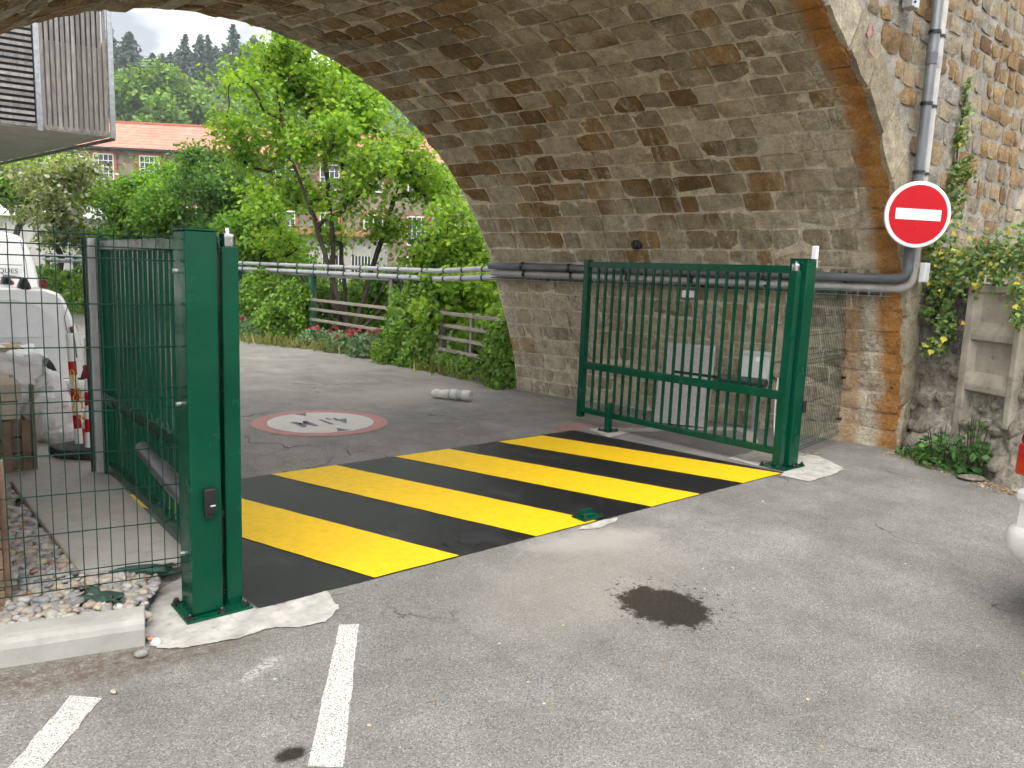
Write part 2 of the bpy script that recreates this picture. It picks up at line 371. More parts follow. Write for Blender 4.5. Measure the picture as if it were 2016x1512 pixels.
def stone_mat(name, greys, browns, brown_at, streak, rust, mortar=False, byobj=False):
    t = NT(name)
    X, Y, Z = t.xyz()
    r = t.attr('rnd') if not byobj else t.rand()
    g = t.ramp(r, [(0.0, greys[0]), (0.5, greys[1]), (1.0, greys[2])])
    r2 = t.math('FRACT', t.math('MULTIPLY', r, 7.31))
    b = t.ramp(r2, [(0.0, browns[0]), (0.5, browns[1]), (1.0, browns[2])])
    if mortar: c = g
    else:
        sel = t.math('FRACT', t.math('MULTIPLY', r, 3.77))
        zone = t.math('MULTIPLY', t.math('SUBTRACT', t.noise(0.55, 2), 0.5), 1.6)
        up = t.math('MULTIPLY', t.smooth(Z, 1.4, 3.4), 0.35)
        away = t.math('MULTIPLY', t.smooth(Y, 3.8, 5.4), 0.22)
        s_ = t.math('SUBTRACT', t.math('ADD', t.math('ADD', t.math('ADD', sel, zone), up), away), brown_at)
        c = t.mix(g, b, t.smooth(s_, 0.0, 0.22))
    c = t.mix(c, t.ramp(t.noise(9, 6, 0.7), [(0.28, 0.50), (0.5, 1.0), (0.72, 1.40)]), 1.0, 'MULTIPLY')
    c = t.mix(c, t.ramp(t.noise(55, 4, 0.6), [(0.3, 0.78), (0.7, 1.18)]), 1.0, 'MULTIPLY')
    c = t.mix(c, (0.05, 0.045, 0.04), t.math('MULTIPLY', t.smooth(t.noise(2.1, 6, 0.7), 0.60, 0.78), 0.3))
    c = t.mix(c, t.ramp(t.noise(120, 3, 0.65), [(0.3, 0.60), (0.7, 1.40)]), 1.0, 'MULTIPLY')
    if streak:
        st = t.noise(1.0, 7, 0.7, t.scale(t.obj, (2.2, 6.5, 1.3)), 0.8)
        lo = t.math('ADD', t.math('MULTIPLY', t.smooth(Z, 2.6, 0.8), 0.09), t.math('MULTIPLY', t.smooth(Y, 4.6, 3.4), 0.05))
        sm = t.smooth(t.math('ADD', st, lo), 0.50, 0.68)
        br = t.smooth(t.noise(26, 4, 0.7), 0.36, 0.60)
        c = t.mix(c, (0.52, 0.465, 0.37), t.math('MULTIPLY', t.math('MULTIPLY', sm, br), streak))
    if rust:
        wob = t.math('MULTIPLY', t.math('SUBTRACT', t.noise(3.0, 5), 0.5), 0.22)
        yy = t.math('ADD', Y, wob)
        a = t.smooth(yy, 3.27 + 0.27, 3.27 + 0.13)
        z2 = t.math('MULTIPLY', t.smooth(t.math('ABSOLUTE', t.math('SUBTRACT', yy, 3.74)), 0.12, 0.04), t.smooth(Z, 1.55, 1.35))
        rm = t.math('MULTIPLY', t.math('MAXIMUM', a, t.math('MULTIPLY', z2, 0.55)), t.ramp(t.noise(7, 6, 0.7), [(0.25, 0.6), (0.5, 1.0)]))
        rc = t.ramp(t.noise(5, 5), [(0.3, (0.26, 0.095, 0.010)), (0.7, (0.44, 0.19, 0.025))])
        rc = t.mix(rc, t.ramp(t.noise(40, 6, 0.7), [(0.28, 0.45), (0.5, 0.95), (0.72, 1.3)]), 1.0, 'MULTIPLY')
        c = t.mix(c, rc, t.math('MULTIPLY', rm, rust))
    t.set(Base_Color=c, Roughness=0.92, Specular_IOR_Level=0.2)
    h = t.math('ADD', t.math('MULTIPLY', t.noise(22, 6, 0.65), 1.0), t.math('MULTIPLY', t.noise(90, 4), 0.35))
    t.bump(h, 1.0, 0.03)
    return t.m
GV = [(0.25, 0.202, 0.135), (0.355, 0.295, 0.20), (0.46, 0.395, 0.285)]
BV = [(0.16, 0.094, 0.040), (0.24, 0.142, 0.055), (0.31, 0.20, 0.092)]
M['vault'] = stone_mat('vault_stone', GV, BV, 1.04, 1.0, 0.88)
M['mortar'] = stone_mat('vault_mortar', [(0.60, 0.53, 0.41)] * 3, BV, 2, 0.5, 0.95, True)
GF = [(0.24, 0.205, 0.15), (0.36, 0.29, 0.20), (0.27, 0.255, 0.225)]
BF = [(0.16, 0.095, 0.05), (0.27, 0.175, 0.085), (0.33, 0.23, 0.12)]
M['face'] = stone_mat('facing_stone', GF, BF, 0.62, 0.12, 0)
M['facemortar'] = stone_mat('facing_mortar', [(0.33, 0.305, 0.26)] * 3, BF, 2, 0.0, 0, True)
M['ring'] = stone_mat('ring_stone', [(0.28, 0.235, 0.165), (0.37, 0.315, 0.22), (0.42, 0.37, 0.28)], BF, 1.15, 0.25, 0)
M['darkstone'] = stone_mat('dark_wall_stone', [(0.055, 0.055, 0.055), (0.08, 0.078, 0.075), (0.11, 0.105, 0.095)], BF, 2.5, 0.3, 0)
M['rubblestone'] = stone_mat('rubble_stone', [(0.13, 0.115, 0.095), (0.19, 0.17, 0.14), (0.27, 0.245, 0.20)], BF, 1.35, 0.4, 0, byobj=True)
M['rubblemortar'] = stone_mat('rubble_mortar', [(0.25, 0.23, 0.20)] * 3, BF, 3, 0.6, 0, True)
M['oldconcrete'] = simple('stained_precast_concrete', (0.36, 0.325, 0.265), 0.9, var=0.35, vs=3.0, bump=0.7, bs=45, dirt=0.75)

# ------------------------------------------------------------------ the ground
def sheet(name, poly, z, mat, parent=None, jit=0.0, seg=0.0, seed=1, local=False):
    rng = random.Random(seed); pts = []
    n = len(poly)
    for i in range(n):
        a = Vector((*poly[i], 0)); b = Vector((*poly[(i + 1) % n], 0))
        k = max(1, int((b - a).length / seg)) if seg else 1
        for j in range(k):
            p = a.lerp(b, j / k)
            if jit:
                nv = Vector((p.x * 6, p.y * 6, seed * 1.7)); nw = Vector((p.x * 40, p.y * 40, seed * 2.3))
                p += Vector((noise.noise(nv) * 2.2 + noise.noise(nw) * 1.1, noise.noise(nv + Vector((9, 4, 2))) * 2.2 + noise.noise(nw + Vector((3, 8, 5))) * 1.1, 0)) * jit
            pts.append((p.x, p.y, z))
    me = bpy.data.meshes.new(name); me.from_pydata(pts, [], [tuple(range(len(pts)))])
    bm = bmesh.new(); bm.from_mesh(me)
    bmesh.ops.triangulate(bm, faces=bm.faces[:])
    for f in bm.faces:
        if f.normal.z < 0: f.normal_flip()
    bm.to_mesh(me); bm.free(); me.materials.append(mat)
    ob = bpy.data.objects.new(name, me); link(ob, parent, local)
    return ob

def earth_mat():
    t = NT('earth_and_grass')
    t.set(Base_Color=t.ramp(t.noise(0.35, 8, 0.7), [(0.3, (0.05, 0.065, 0.02)), (0.55, (0.08, 0.11, 0.03)), (0.75, (0.14, 0.12, 0.06))]), Roughness=0.95)
    t.bump(t.noise(6, 6, 0.7), 0.8, 0.1)
    return t.m
M['earth'] = earth_mat()
tag(sheet('ground', [(-400, -300), (500, -300), (500, 600), (-400, 600)], -0.03, M['earth']), kind='structure')
tag(sheet('asphalt_road', [(-14, -14), (18, -14), (18, 3.5), (8.6, 3.5), (7.5, 8.1), (7.25, 10), (7.3, 12), (7.25, 14.5), (6.6, 17.6), (5.4, 22), (4.7, 27), (4.2, 34), (3.8, 46), (-14, 46)], 0.0, M['asphalt']), kind='structure')

# painted crossing: black sheet with yellow diagonal stripes
NY, FY = 3.393, 5.632
cross = tag(sheet('painted_crossing', [(1.318, NY), (6.03, NY + 0.012), (5.668, FY + 0.03), (1.235, FY)], 0.004, M['blackpaint'], jit=0.002, seg=0.08, seed=3), kind='structure')
SL = 0.812
for i, (a, b) in enumerate([(1.955, 2.516), (3.11, 3.665), (4.236, 4.818), (5.404, 5.985)]):
    poly = [(a, NY + 0.004), (b, NY + 0.006), (b - SL, FY - 0.004), (max(a - SL, 1.242), FY - 0.004)]
    if i == 0: poly = [(a, NY + 0.004), (b, NY + 0.006), (b - SL, FY - 0.004), (1.245, FY - 0.004), (1.252, FY - 0.27)]
    sheet('yellow_stripe', poly, 0.008, M['yellow'], cross, jit=0.0022, seg=0.02, seed=10 + i)

# round height-limit marking, read from the far side
cx0, cy0 = 3.545, 7.33
def ringsheet(name, r0, r1, z, mat, parent, n=72, seed=0):
    rng = random.Random(seed); b = MB(); v = []
    for j in range(n):
        a = 2 * PI * j / n; q = 1 + rng.gauss(0, 0.004)
        v.append((cx0 + r1 * q * math.cos(a), cy0 + r1 * q * math.sin(a), z))
        if r0: v.append((cx0 + r0 * q * math.cos(a), cy0 + r0 * q * math.sin(a), z))
    if r0: b.add(v, [(2 * j, 2 * ((j + 1) % n), 2 * ((j + 1) % n) + 1, 2 * j + 1) for j in range(n)])
    else: b.add(v, [tuple(range(n))])
    return b.build(name, mat, parent)
rmk = thing('height_limit_marking', None, None, (cx0, cy0, 0), kind='structure')
ringsheet('red_ring', 0.555, 0.70, 0.004, M['roundred'], rmk, seed=1)
ringsheet('white_disc', 0, 0.552, 0.004, M['roundwhite'], rmk, seed=2)
def text(name, body, size, loc, rot, mat, parent=None, sx=1.0, extrude=0.0, local=False, align='CENTER', bold=0.0):
    cu = bpy.data.curves.new(name, 'FONT'); cu.body = body; cu.size = size; cu.align_x = align; cu.align_y = 'CENTER'; cu.extrude = extrude
    cu.materials.append(mat)
    cu.offset = bold
    tmp = bpy.data.objects.new(name, cu); col.objects.link(tmp); bpy.context.view_layer.update()
    me = bpy.data.meshes.new_from_object(tmp.evaluated_get(bpy.context.evaluated_depsgraph_get()))
    bpy.data.objects.remove(tmp)
    ob = bpy.data.objects.new(name, me); link(ob, parent, local); ob.location = loc; ob.rotation_euler = rot; ob.scale = (sx, 1, 1)
    return ob
text('lettering', '4,1 M', 0.42, (cx0, cy0 - 0.01, 0.0065), (0, 0, PI), M['roundgrey'], rmk, 0.62, bold=0.012)
for s_ in (-1, 1):
    MB().add([(cx0 - 0.075, cy0 + s_ * 0.525, 0.0075), (cx0 + 0.075, cy0 + s_ * 0.525, 0.0075), (cx0, cy0 + s_ * 0.36, 0.0075)], [(0, 1, 2)]).build('arrow_mark', M['roundgrey'], rmk)

# worn white bay lines
tag(sheet('bay_line', [(1.0, 2.159), (1.093, 2.089), (1.63, 2.974), (1.557, 3.025)], 0.004, M['lineworn'], jit=0.003, seg=0.012, seed=5), kind='structure')
tag(sheet('bay_line', [(0.05, 2.46), (0.135, 2.40), (0.42, 2.80), (0.455, 2.83), (0.475, 2.885), (0.563, 2.986), (0.471, 3.078)], 0.004, M['lineworn'], jit=0.004, seg=0.012, seed=6), kind='structure')

# concrete patches around the gate hardware
tag(sheet('concrete_footing', [(0.80, 3.30), (0.86, 3.23), (0.99, 3.19), (1.13, 3.15), (1.30, 3.15), (1.52, 3.09), (1.63, 3.17), (1.67, 3.34), (1.67, 3.387), (1.312, 3.385), (1.29, 3.64), (1.22, 4.05), (0.98, 3.84), (0.86, 3.60)], 0.006, M['newconcrete'], jit=0.014, seg=0.015, seed=7), kind='structure')
tag(sheet('concrete_footing', [(6.04, 4.0), (6.045, 3.40), (5.93, 3.375), (5.95, 3.12), (6.65, 3.15), (6.95, 3.58), (6.81, 4.08), (6.5, 4.02)], 0.006, M['newconcrete'], jit=0.012, seg=0.02, seed=8), kind='structure')
tag(sheet('concrete_footing', [(5.86, 5.62), (5.74, 5.22), (6.17, 5.28), (6.85, 5.0), (7.35, 4.72), (6.55, 4.03), (6.66, 4.02), (7.6, 4.72), (7.3, 4.95), (6.25, 5.48), (6.12, 5.64)], 0.003, M['newconcrete'], jit=0.012, seg=0.02, seed=9), kind='structure')
tag(sheet('concrete_footing', [(3.50, 3.388), (3.42, 3.35), (3.58, 3.30), (3.78, 3.32), (3.84, 3.37), (3.76, 3.389)], 0.005, M['newconcrete'], jit=0.010, seg=0.012, seed=11), kind='structure')

# kerb, pebble bed base, slab path
kb = Vector((0.80, 3.325, 0)); kd = Vector((-0.968, 0.25, 0)).normalized(); kn = Vector((0.25, 0.968, 0)).normalized()
kerb = thing('kerb', None, None, kb, kind='structure')
prof = [(0, -0.02), (0.0, 0.075), (0.008, 0.098), (0.03, 0.112), (0.06, 0.118), (0.15, 0.12), (0.15, -0.02)]
s0 = 0.0
for ln in (1.0, 1.0, 1.0):
    a = kb + kd * (s0 + 0.004)
    MB().prism([a + kn * p + Vector((0, 0, z)) for p, z in prof], kd * (ln - 0.008)).build('kerb_stone', M['kerb'], kerb, bevel=0.006)
    s0 += ln
M['gravelbed'] = simple('gravel_bed', (0.17, 0.16, 0.145), 0.95, var=0.4, vs=14, bump=0.8, bs=40)
tag(sheet('gravel_bed', [(0.84, 3.46), (0.88, 3.60), (0.98, 3.86), (0.9, 4.2), (0.72, 4.2), (0.62, 6.1), (-2.6, 6.5), (-2.4, 4.28)], 0.035, M['gravelbed']), kind='structure')
slab = MB().prism([(0.69, 4.10, 0.055), (0.90, 4.03, 0.055), (1.13, 3.98, 0.055), (1.20, 4.10, 0.055), (1.205, 5.0, 0.055), (1.22, 6.05, 0.055), (1.5, 7.6, 0.055), (2.2, 9.6, 0.055), (2.2, 12.2, 0.055), (-2.5, 12.2, 0.055), (-2.5, 6.4, 0.055), (0.63, 6.05, 0.055), (0.66, 5.0, 0.055)], (0, 0, 0.05)).build('concrete_slab', M['concrete'], bevel=0.012)
tag(slab, kind='structure')
ZY = 0.105
# ------------------------------------------------------------------ pebbles
def pebble_field(name, pts, sizes, mat, parent=None, seed=0):
    rng = np.random.default_rng(seed)
    bm = bmesh.new(); bmesh.ops.create_icosphere(bm, subdivisions=2, radius=1.0)
    T = np.array([v.co[:] for v in bm.verts]); F = [tuple(v.index for v in f.verts) for f in bm.faces]; bm.free()
    n = len(pts); nv = len(T)
    asp = np.stack([np.ones(n), rng.uniform(0.6, 0.95, n), rng.uniform(0.38, 0.65, n)], 1) * sizes[:, None]
    V = T[None] * asp[:, None]
    lump = 1 + 0.10 * np.sin(T[None, :, 0] * 3 + rng.uniform(0, 6, (n, 1))) * np.cos(T[None, :, 1] * 2.5 + rng.uniform(0, 6, (n, 1)))
    V = V * lump[..., None]
    a = rng.uniform(0, 2 * PI, n); tl = rng.normal(0, 0.3, n)
    y2 = V[..., 1] * np.cos(tl)[:, None] - V[..., 2] * np.sin(tl)[:, None]; z2 = V[..., 1] * np.sin(tl)[:, None] + V[..., 2] * np.cos(tl)[:, None]
    x3 = V[..., 0] * np.cos(a)[:, None] - y2 * np.sin(a)[:, None]; y3 = V[..., 0] * np.sin(a)[:, None] + y2 * np.cos(a)[:, None]
    V = np.stack([x3, y3, z2], -1) + np.asarray(pts)[:, None]
    return np_mesh(name, V.reshape(-1, 3), F, nv, n, mat, parent, rnd=rng.uniform(0, 1, n), smooth=True)
def pebble_mat():
    t = NT('river_pebble')
    c = t.ramp(t.attr('rnd'), [(0.0, (0.20, 0.195, 0.19)), (0.22, (0.34, 0.33, 0.31)), (0.45, (0.42, 0.38, 0.32)), (0.62, (0.50, 0.42, 0.30)), (0.74, (0.30, 0.31, 0.33)), (0.88, (0.52, 0.50, 0.47)), (0.97, (0.36, 0.20, 0.13))])
    c = t.mix(c, t.ramp(t.noise(60, 5, 0.65), [(0.3, 0.75), (0.7, 1.2)]), 1.0, 'MULTIPLY')
    t.set(Base_Color=c, Roughness=0.7); t.bump(t.noise(150, 3), 0.25, 0.003); return t.m
M['pebble'] = pebble_mat()
def inpoly(x, y, P):
    c = np.zeros(len(x), bool); j = len(P) - 1
    for i in range(len(P)):
        xi, yi = P[i]; xj, yj = P[j]
        c ^= ((yi > y) != (yj > y)) & (x < (xj - xi) * (y - yi) / (yj - yi + 1e-12) + xi); j = i
    return c
rg = np.random.default_rng(4)
PB = [(0.83, 3.47), (0.875, 3.60), (0.97, 3.80), (0.99, 3.92), (0.9, 4.0), (0.70, 4.08), (0.64, 5.0), (0.62, 6.0), (-0.9, 6.2), (-1.0, 3.95)]
px_ = rg.uniform(-1.0, 1.0, 9000); py_ = rg.uniform(3.45, 6.2, 9000); k_ = inpoly(px_, py_, PB)
px_, py_ = px_[k_], py_[k_]
pz_ = 0.055 + rg.uniform(0, 0.028, len(px_))
tag(pebble_field('pebble_bed', np.stack([px_, py_, pz_], 1), rg.uniform(0.016, 0.036, len(px_)), M['pebble'], seed=5), 'grey and cream river pebbles filling the bed behind the kerb', 'pebbles', kind='stuff')
for (x, y, s_, lab, rv) in [(0.755, 3.235, 0.027, 'single grey pebble lying on the asphalt just below the kerb end', 0.1), (0.825, 3.345, 0.028, 'orange brown pebble on the footing at the kerb end', 0.97), (0.835, 3.305, 0.024, 'white pebble beside the end of the kerb', 0.88), (0.862, 3.545, 0.022, 'tan pebble on the concrete by the end of the pebble bed', 0.62), (0.60, 3.0, 0.016, 'small pale pebble by the corner of the shorter white line', 0.5)]:
    ob = pebble_field('loose_pebble', np.array([[x, y, s_ * 0.42 + 0.004]]), np.array([s_]), M['pebble'], seed=int(x * 1000))
    at = ob.data.attributes['rnd'].data; at.foreach_set('value', np.full(len(at), rv, dtype=np.float32)); tag(ob, lab, 'pebble', 'loose pebbles by the kerb')
def rag(name, label, pts, mat, seed, amp=0.02):
    rng = random.Random(seed); b = MB(); k = 6; v = []
    A, B, C_, D_ = [Vector(p) for p in pts]
    for i in range(k + 1):
        for j in range(k + 1):
            p = (A.lerp(B, j / k)).lerp(D_.lerp(C_, j / k), i / k)
            v.append(p + Vector((rng.gauss(0, 0.012), rng.gauss(0, 0.012), rng.uniform(0, amp))))
    b.add(v, [(i * (k + 1) + j, i * (k + 1) + j + 1, (i + 1) * (k + 1) + j + 1, (i + 1) * (k + 1) + j) for i in range(k) for j in range(k)])
    ob = b.build(name, mat, smooth=True); s = ob.modifiers.new('thick', 'SOLIDIFY'); s.thickness = 0.003
    return tag(ob, label, 'fabric')
rag('geotextile_sheet', 'crumpled dark green fabric sticking out among the pebbles', [(0.62, 3.80, 0.075), (0.76, 3.60, 0.075), (0.80, 3.66, 0.085), (0.70, 3.88, 0.08)], M['geotex'], 3, 0.025)
rag('geotextile_sheet', 'dark green fabric strip hanging below the slab edge', [(0.80, 4.02, 0.04), (1.10, 3.945, 0.04), (1.10, 3.955, 0.10), (0.80, 4.03, 0.10)], M['geotex'], 4, 0.006)

# ------------------------------------------------------------------ the stone bridge
YN, YF, ZC = 3.27, 8.098, 0.34
PITCH = 9.95
def vsec(y, k=0):
    q = (y - YN) / (YF - YN)
    return 4.047 - 1.109 * q + PITCH * k, 3.84 - 0.11 * q, 0.10 + 0.17 * q
def vpt(th, y, off=0.0, k=0):
    xc, r, b = vsec(y, k); r += off
    z = ZC + r * math.sin(th)
    x = r * math.cos(th)
    ex = b * max(0.0, (1.3 - z) / 1.3)
    if x < 0 and k == 0: x *= 1 + 0.42 * (max(0.0, YF - y) / (YF - YN)) ** 1.4     # the vault splays open on its left flank
    return Vector((xc + x + (ex if x > 0 else -ex), y, z))
ZTOP = 6.6
bridge = thing('stone_bridge', 'old rubble stone bridge with a skewed round arch over the gateway', 'bridge', (4.0, 5.7, 0))
b = MB(); TH0 = RAD(-5.2)
for k in (-1, 0, 1):
    nT, nY = 64, 12; base = len(b.v)
    for i in range(nT + 1):
        th = TH0 + (PI - 2 * TH0) * i / nT
        for j in range(nY + 1): b.v.append(tuple(vpt(th, YN + (YF - YN) * j / nY, 0.004, k)))
    b.f += [(base + i * (nY + 1) + j, base + i * (nY + 1) + j + 1, base + (i + 1) * (nY + 1) + j + 1, base + (i + 1) * (nY + 1) + j) for i in range(nT) for j in range(nY)]
vault = b.build('vault', M['mortar'], bridge, smooth=True)
def facewall(y, name, mat):
    b = MB()
    xs = []
    for k in (-1, 0, 1):
        arc = [vpt(TH0 + (PI - 2 * TH0) * i / 64, y, 0.003, k) for i in range(64, -1, -1)]
        xs.append(arc)
    cur = Vector((vsec(y, -1)[0] - 8, y, 0))
    for arc in xs:
        a0 = arc[0]
        b.add([(cur.x, y, -0.02), (a0.x, y, -0.02), (a0.x, y, ZTOP), (cur.x, y, ZTOP)], [(0, 1, 2, 3)])
        for p, q in zip(arc[:-1], arc[1:]):
            b.add([tuple(p), tuple(q), (q.x, y, ZTOP), (p.x, y, ZTOP)], [(0, 1, 2, 3)])
        cur = arc[-1]
    b.add([(cur.x, y, -0.02), (cur.x + 4, y, -0.02), (cur.x + 4, y, ZTOP), (cur.x, y, ZTOP)], [(0, 1, 2, 3)])
    return b.build(name, mat, bridge)
face = facewall(YN + 0.004, 'face_wall', M['facemortar'])
facewall(YF - 0.004, 'rear_wall', M['facemortar'])
MB().box((-18, YN - 0.15, ZTOP), (26, YF + 0.15, ZTOP + 0.25)).build('coping', M['ring'], bridge)

def stone(name, corners, nrm, mat, parent, rng, proud=0.012, pillow=0.010, jit=0.008, depth=0.05, g=4, rough=0.004, rc=0.16):
    """one block: a slightly pillowed, uneven face on four corners (bl, br, tr, tl) with sides running back."""
    C4 = [Vector(c) for c in corners]; nrm = Vector(nrm).normalized(); cen = sum(C4, Vector()) / 4
    C4 = [c + (cen - c).normalized() * abs(rng.gauss(0, jit)) for c in C4]
    pr = proud + rng.uniform(-0.3, 0.7) * proud
    tilt = (rng.gauss(0, 0.006), rng.gauss(0, 0.006))
    vs = []
    for i in range(g):
        for j in range(g):
            u, v = j / (g - 1), i / (g - 1)
            uu, vv = 2 * u - 1, 2 * v - 1
            if abs(uu) == 1 and abs(vv) == 1: uu *= 1 - rc; vv *= 1 - rc
            u2, v2 = (uu + 1) / 2, (vv + 1) / 2
            p = C4[0].lerp(C4[1], u2).lerp(C4[3].lerp(C4[2], u2), v2)
            edge = max(abs(2 * u - 1), abs(2 * v - 1))
            h = pr - (pillow if edge > 0.99 else 0) + rng.gauss(0, rough) + tilt[0] * uu + tilt[1] * vv
            if edge > 0.99: p = p + Vector((rng.gauss(0, jit * 0.5), rng.gauss(0, jit * 0.5), rng.gauss(0, jit * 0.5)))
            vs.append(p + nrm * h)
    per = [j for j in range(g)] + [i * g + g - 1 for i in range(1, g)] + [(g - 1) * g + j for j in range(g - 2, -1, -1)] + [i * g for i in range(g - 2, 0, -1)]
    nb = len(vs); vs += [vs[i] - nrm * (depth) for i in per]
    fs = [(i * g + j, i * g + j + 1, (i + 1) * g + j + 1, (i + 1) * g + j) for i in range(g - 1) for j in range(g - 1)]
    q = len(per); fs += [(per[a], nb + a, nb + (a + 1) % q, per[(a + 1) % q]) for a in range(q)]
    rv = rng.random()
    if isinstance(parent, list):
        parent.append((vs, fs, rv, nrm)); return None
    return stone_mesh(name, [(vs, fs, rv, nrm)], mat, parent)
def stone_mesh(name, items, mat, parent):
    V = []; F_ = []; rv_ = []
    for vs, fs, rv, nrm in items:
        b0 = len(V); V += [tuple(v) for v in vs]
        e1 = Vector(vs[fs[4][1]]) - Vector(vs[fs[4][0]]); e2 = Vector(vs[fs[4][2]]) - Vector(vs[fs[4][0]])
        flip = e1.cross(e2).dot(nrm) < 0
        for f in fs: F_.append(tuple(b0 + i for i in (reversed(f) if flip else f))); rv_.append(rv)
    me = bpy.data.meshes.new(name); me.from_pydata(V, [], F_)
    a = me.attributes.new('rnd', 'FLOAT', 'FACE'); a.data.foreach_set('value', np.array(rv_, dtype=np.float32))
    me.materials.append(mat); me.shade_smooth(); me.set_sharp_from_angle(angle=RAD(50))
    ob = bpy.data.objects.new(name, me); link(ob, parent)
    return ob

def camproj(p):
    d = Vector((p[0], p[1], p[2] - 1.65)); R_ = RM
    c = [sum(R_[r][i] * d[r] for r in range(3)) for i in range(3)]
    if c[2] < 0.05: return None
    return 1008 + 1490 * c[0] / c[2], 756 + 1490 * c[1] / c[2]
def seen(p, mg=160):
    q = camproj(p)
    return q is not None and -mg < q[0] < 2016 + mg and -mg < q[1] < 1512 + mg

rng = random.Random(21)
th = TH0; row = 0; GAP = 0.0105
cand = []
while th < RAD(140):
    dt = RAD(rng.uniform(2.75, 3.5)); y = YN + 0.004; edge_long = row % 2
    ys = [YN + 0.004]
    y += rng.uniform(0.42, 0.55) if edge_long else rng.uniform(0.24, 0.34); ys.append(y)
    while y < YF - 0.75:
        y += rng.choice([0.18, 0.24, 0.28, 0.32, 0.36, 0.44]) * rng.uniform(0.9, 1.12); ys.append(y)
    ys.append(YF - (0.5 if edge_long else 0.28)) if YF - ys[-1] > 0.55 else None
    ys.append(YF - 0.004)
    for a, c in zip(ys[:-1], ys[1:]):
        g0 = GAP * rng.uniform(0.55, 1.2)
        ta, tb = th + g0 / 3.8, th + dt - g0 / 3.8
        cand.append((ta, tb, a + g0, c - g0))
    th += dt; row += 1
vis = []
for (ta, tb, ya, yb) in cand:
    tm, ym = (ta + tb) / 2, (ya + yb) / 2
    if not seen(vpt(tm, ym)): continue
    if tm > RAD(100) and ym < 5.2: continue
    q = [camproj(vpt(*e)) for e in ((ta, ya), (ta, yb), (tb, yb), (tb, ya))]
    area = 0.0 if any(e is None for e in q) else abs(sum(q[i][0] * q[(i + 1) % 4][1] - q[(i + 1) % 4][0] * q[i][1] for i in range(4))) / 2
    if not seen(vpt(tm, ym), 0): area *= 0.2
    vis.append((area, ta, tb, ya, yb))
vis.sort(key=lambda e: -e[0]); far = []
for i, (area, ta, tb, ya, yb) in enumerate(vis):
    tm = (ta + tb) / 2
    nrm = Vector((-math.cos(tm), 0, -math.sin(tm)))
    flat = rng.random() < 0.4
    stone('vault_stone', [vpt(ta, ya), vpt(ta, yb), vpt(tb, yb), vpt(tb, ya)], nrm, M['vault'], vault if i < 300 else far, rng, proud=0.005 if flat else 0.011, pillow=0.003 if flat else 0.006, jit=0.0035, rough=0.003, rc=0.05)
if far: tag(stone_mesh('small_vault_stones', far, M['vault'], vault), kind='stuff')
# arch ring on the near face
rng = random.Random(5)
TILT = RAD(16)
th = TH0; RT = 0.40
while th < RAD(92):
    dt = RAD(rng.uniform(6.0, 7.6)); g0 = 0.004
    rt = RT * rng.uniform(0.9, 1.08)
    if th < RAD(14): rt = 0.36
    def rp_(t, off):
        p = vpt(t, YN); d = t + TILT * (1 - t / RAD(110))
        return Vector((p.x + off * math.cos(d), YN, p.z + off * math.sin(d)))
    t0, t1 = th + g0 / 3.8, th + dt - g0 / 3.8
    stone('voussoir', [rp_(t0, 0.0), rp_(t0, rt), rp_(t1, rt), rp_(t1, 0.0)], (0, -1, 0), M['ring'], bridge, rng, proud=0.030, pillow=0.006, jit=0.004, depth=0.06, rc=0.04)
    th += dt
# coursed rubble of the face
rng = random.Random(8)
z = 0.9; nf = 0
def ring_clear(x, zz):
    xc, r, bb = vsec(YN); x2, r2, b2 = vsec(YN, 1)
    return math.hypot(x - xc, zz - ZC) - r, math.hypot(x - x2, zz - ZC) - r2
while z < 5.3:
    dz = rng.uniform(0.175, 0.24); x = 5.0 + rng.uniform(0, 0.2)
    while x < 11.2:
        dx = rng.choice([0.17, 0.22, 0.25, 0.28, 0.33, 0.38]) * rng.uniform(0.9, 1.1)
        xm, zm = x + dx / 2, z + dz / 2
        c1 = min(ring_clear(x, z)[0], ring_clear(x, z + dz)[0], ring_clear(x + dx, z)[0]); c2 = min(ring_clear(x + dx, z)[1], ring_clear(x + dx, z + dz)[1])
        if c1 > 0.38 and c2 > 0.30 and (seen((xm, YN, zm), 120)) and not (zm < 1.5 and xm > 8.8):
            g0 = rng.uniform(0.006, 0.014)
            cs = [(x + g0, z + g0), (x + dx - g0, z + g0), (x + dx - g0, z + dz - g0), (x + g0, z + dz - g0)]
            cs = [Vector((px + rng.gauss(0, 0.010), YN, pz + rng.gauss(0, 0.010))) for px, pz in cs]
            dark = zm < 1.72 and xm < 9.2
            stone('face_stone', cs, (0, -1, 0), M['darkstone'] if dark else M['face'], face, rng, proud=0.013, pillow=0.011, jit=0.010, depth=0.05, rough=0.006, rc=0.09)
            nf += 1
        x += dx
    z += dz
# ring of the next arch at the right
rng = random.Random(6); th = RAD(108)
while th < RAD(182):
    dt = RAD(6.5)
    P_ = [vpt(th + 0.001, YN, 0, 1), vpt(th + 0.001, YN, 0.36, 1), vpt(th + dt - 0.001, YN, 0.36, 1), vpt(th + dt - 0.001, YN, 0, 1)]
    if seen(P_[0], 300): stone('voussoir', P_, (0, -1, 0), M['ring'], bridge, rng, proud=0.03, pillow=0.006, jit=0.004, depth=0.06, rc=0.04)
    th += dt
# two red survey marks sprayed on the ring
for pts in ([(6.36, 3.70), (6.42, 3.80), (6.45, 3.72), (6.40, 3.67)], [(6.43, 3.60), (6.52, 3.585), (6.53, 3.56), (6.44, 3.57)]):
    MB().add([(x, YN - 0.052, z_) for x, z_ in pts], [tuple(range(len(pts)))]).build('paint_mark', M['roundred'], bridge)
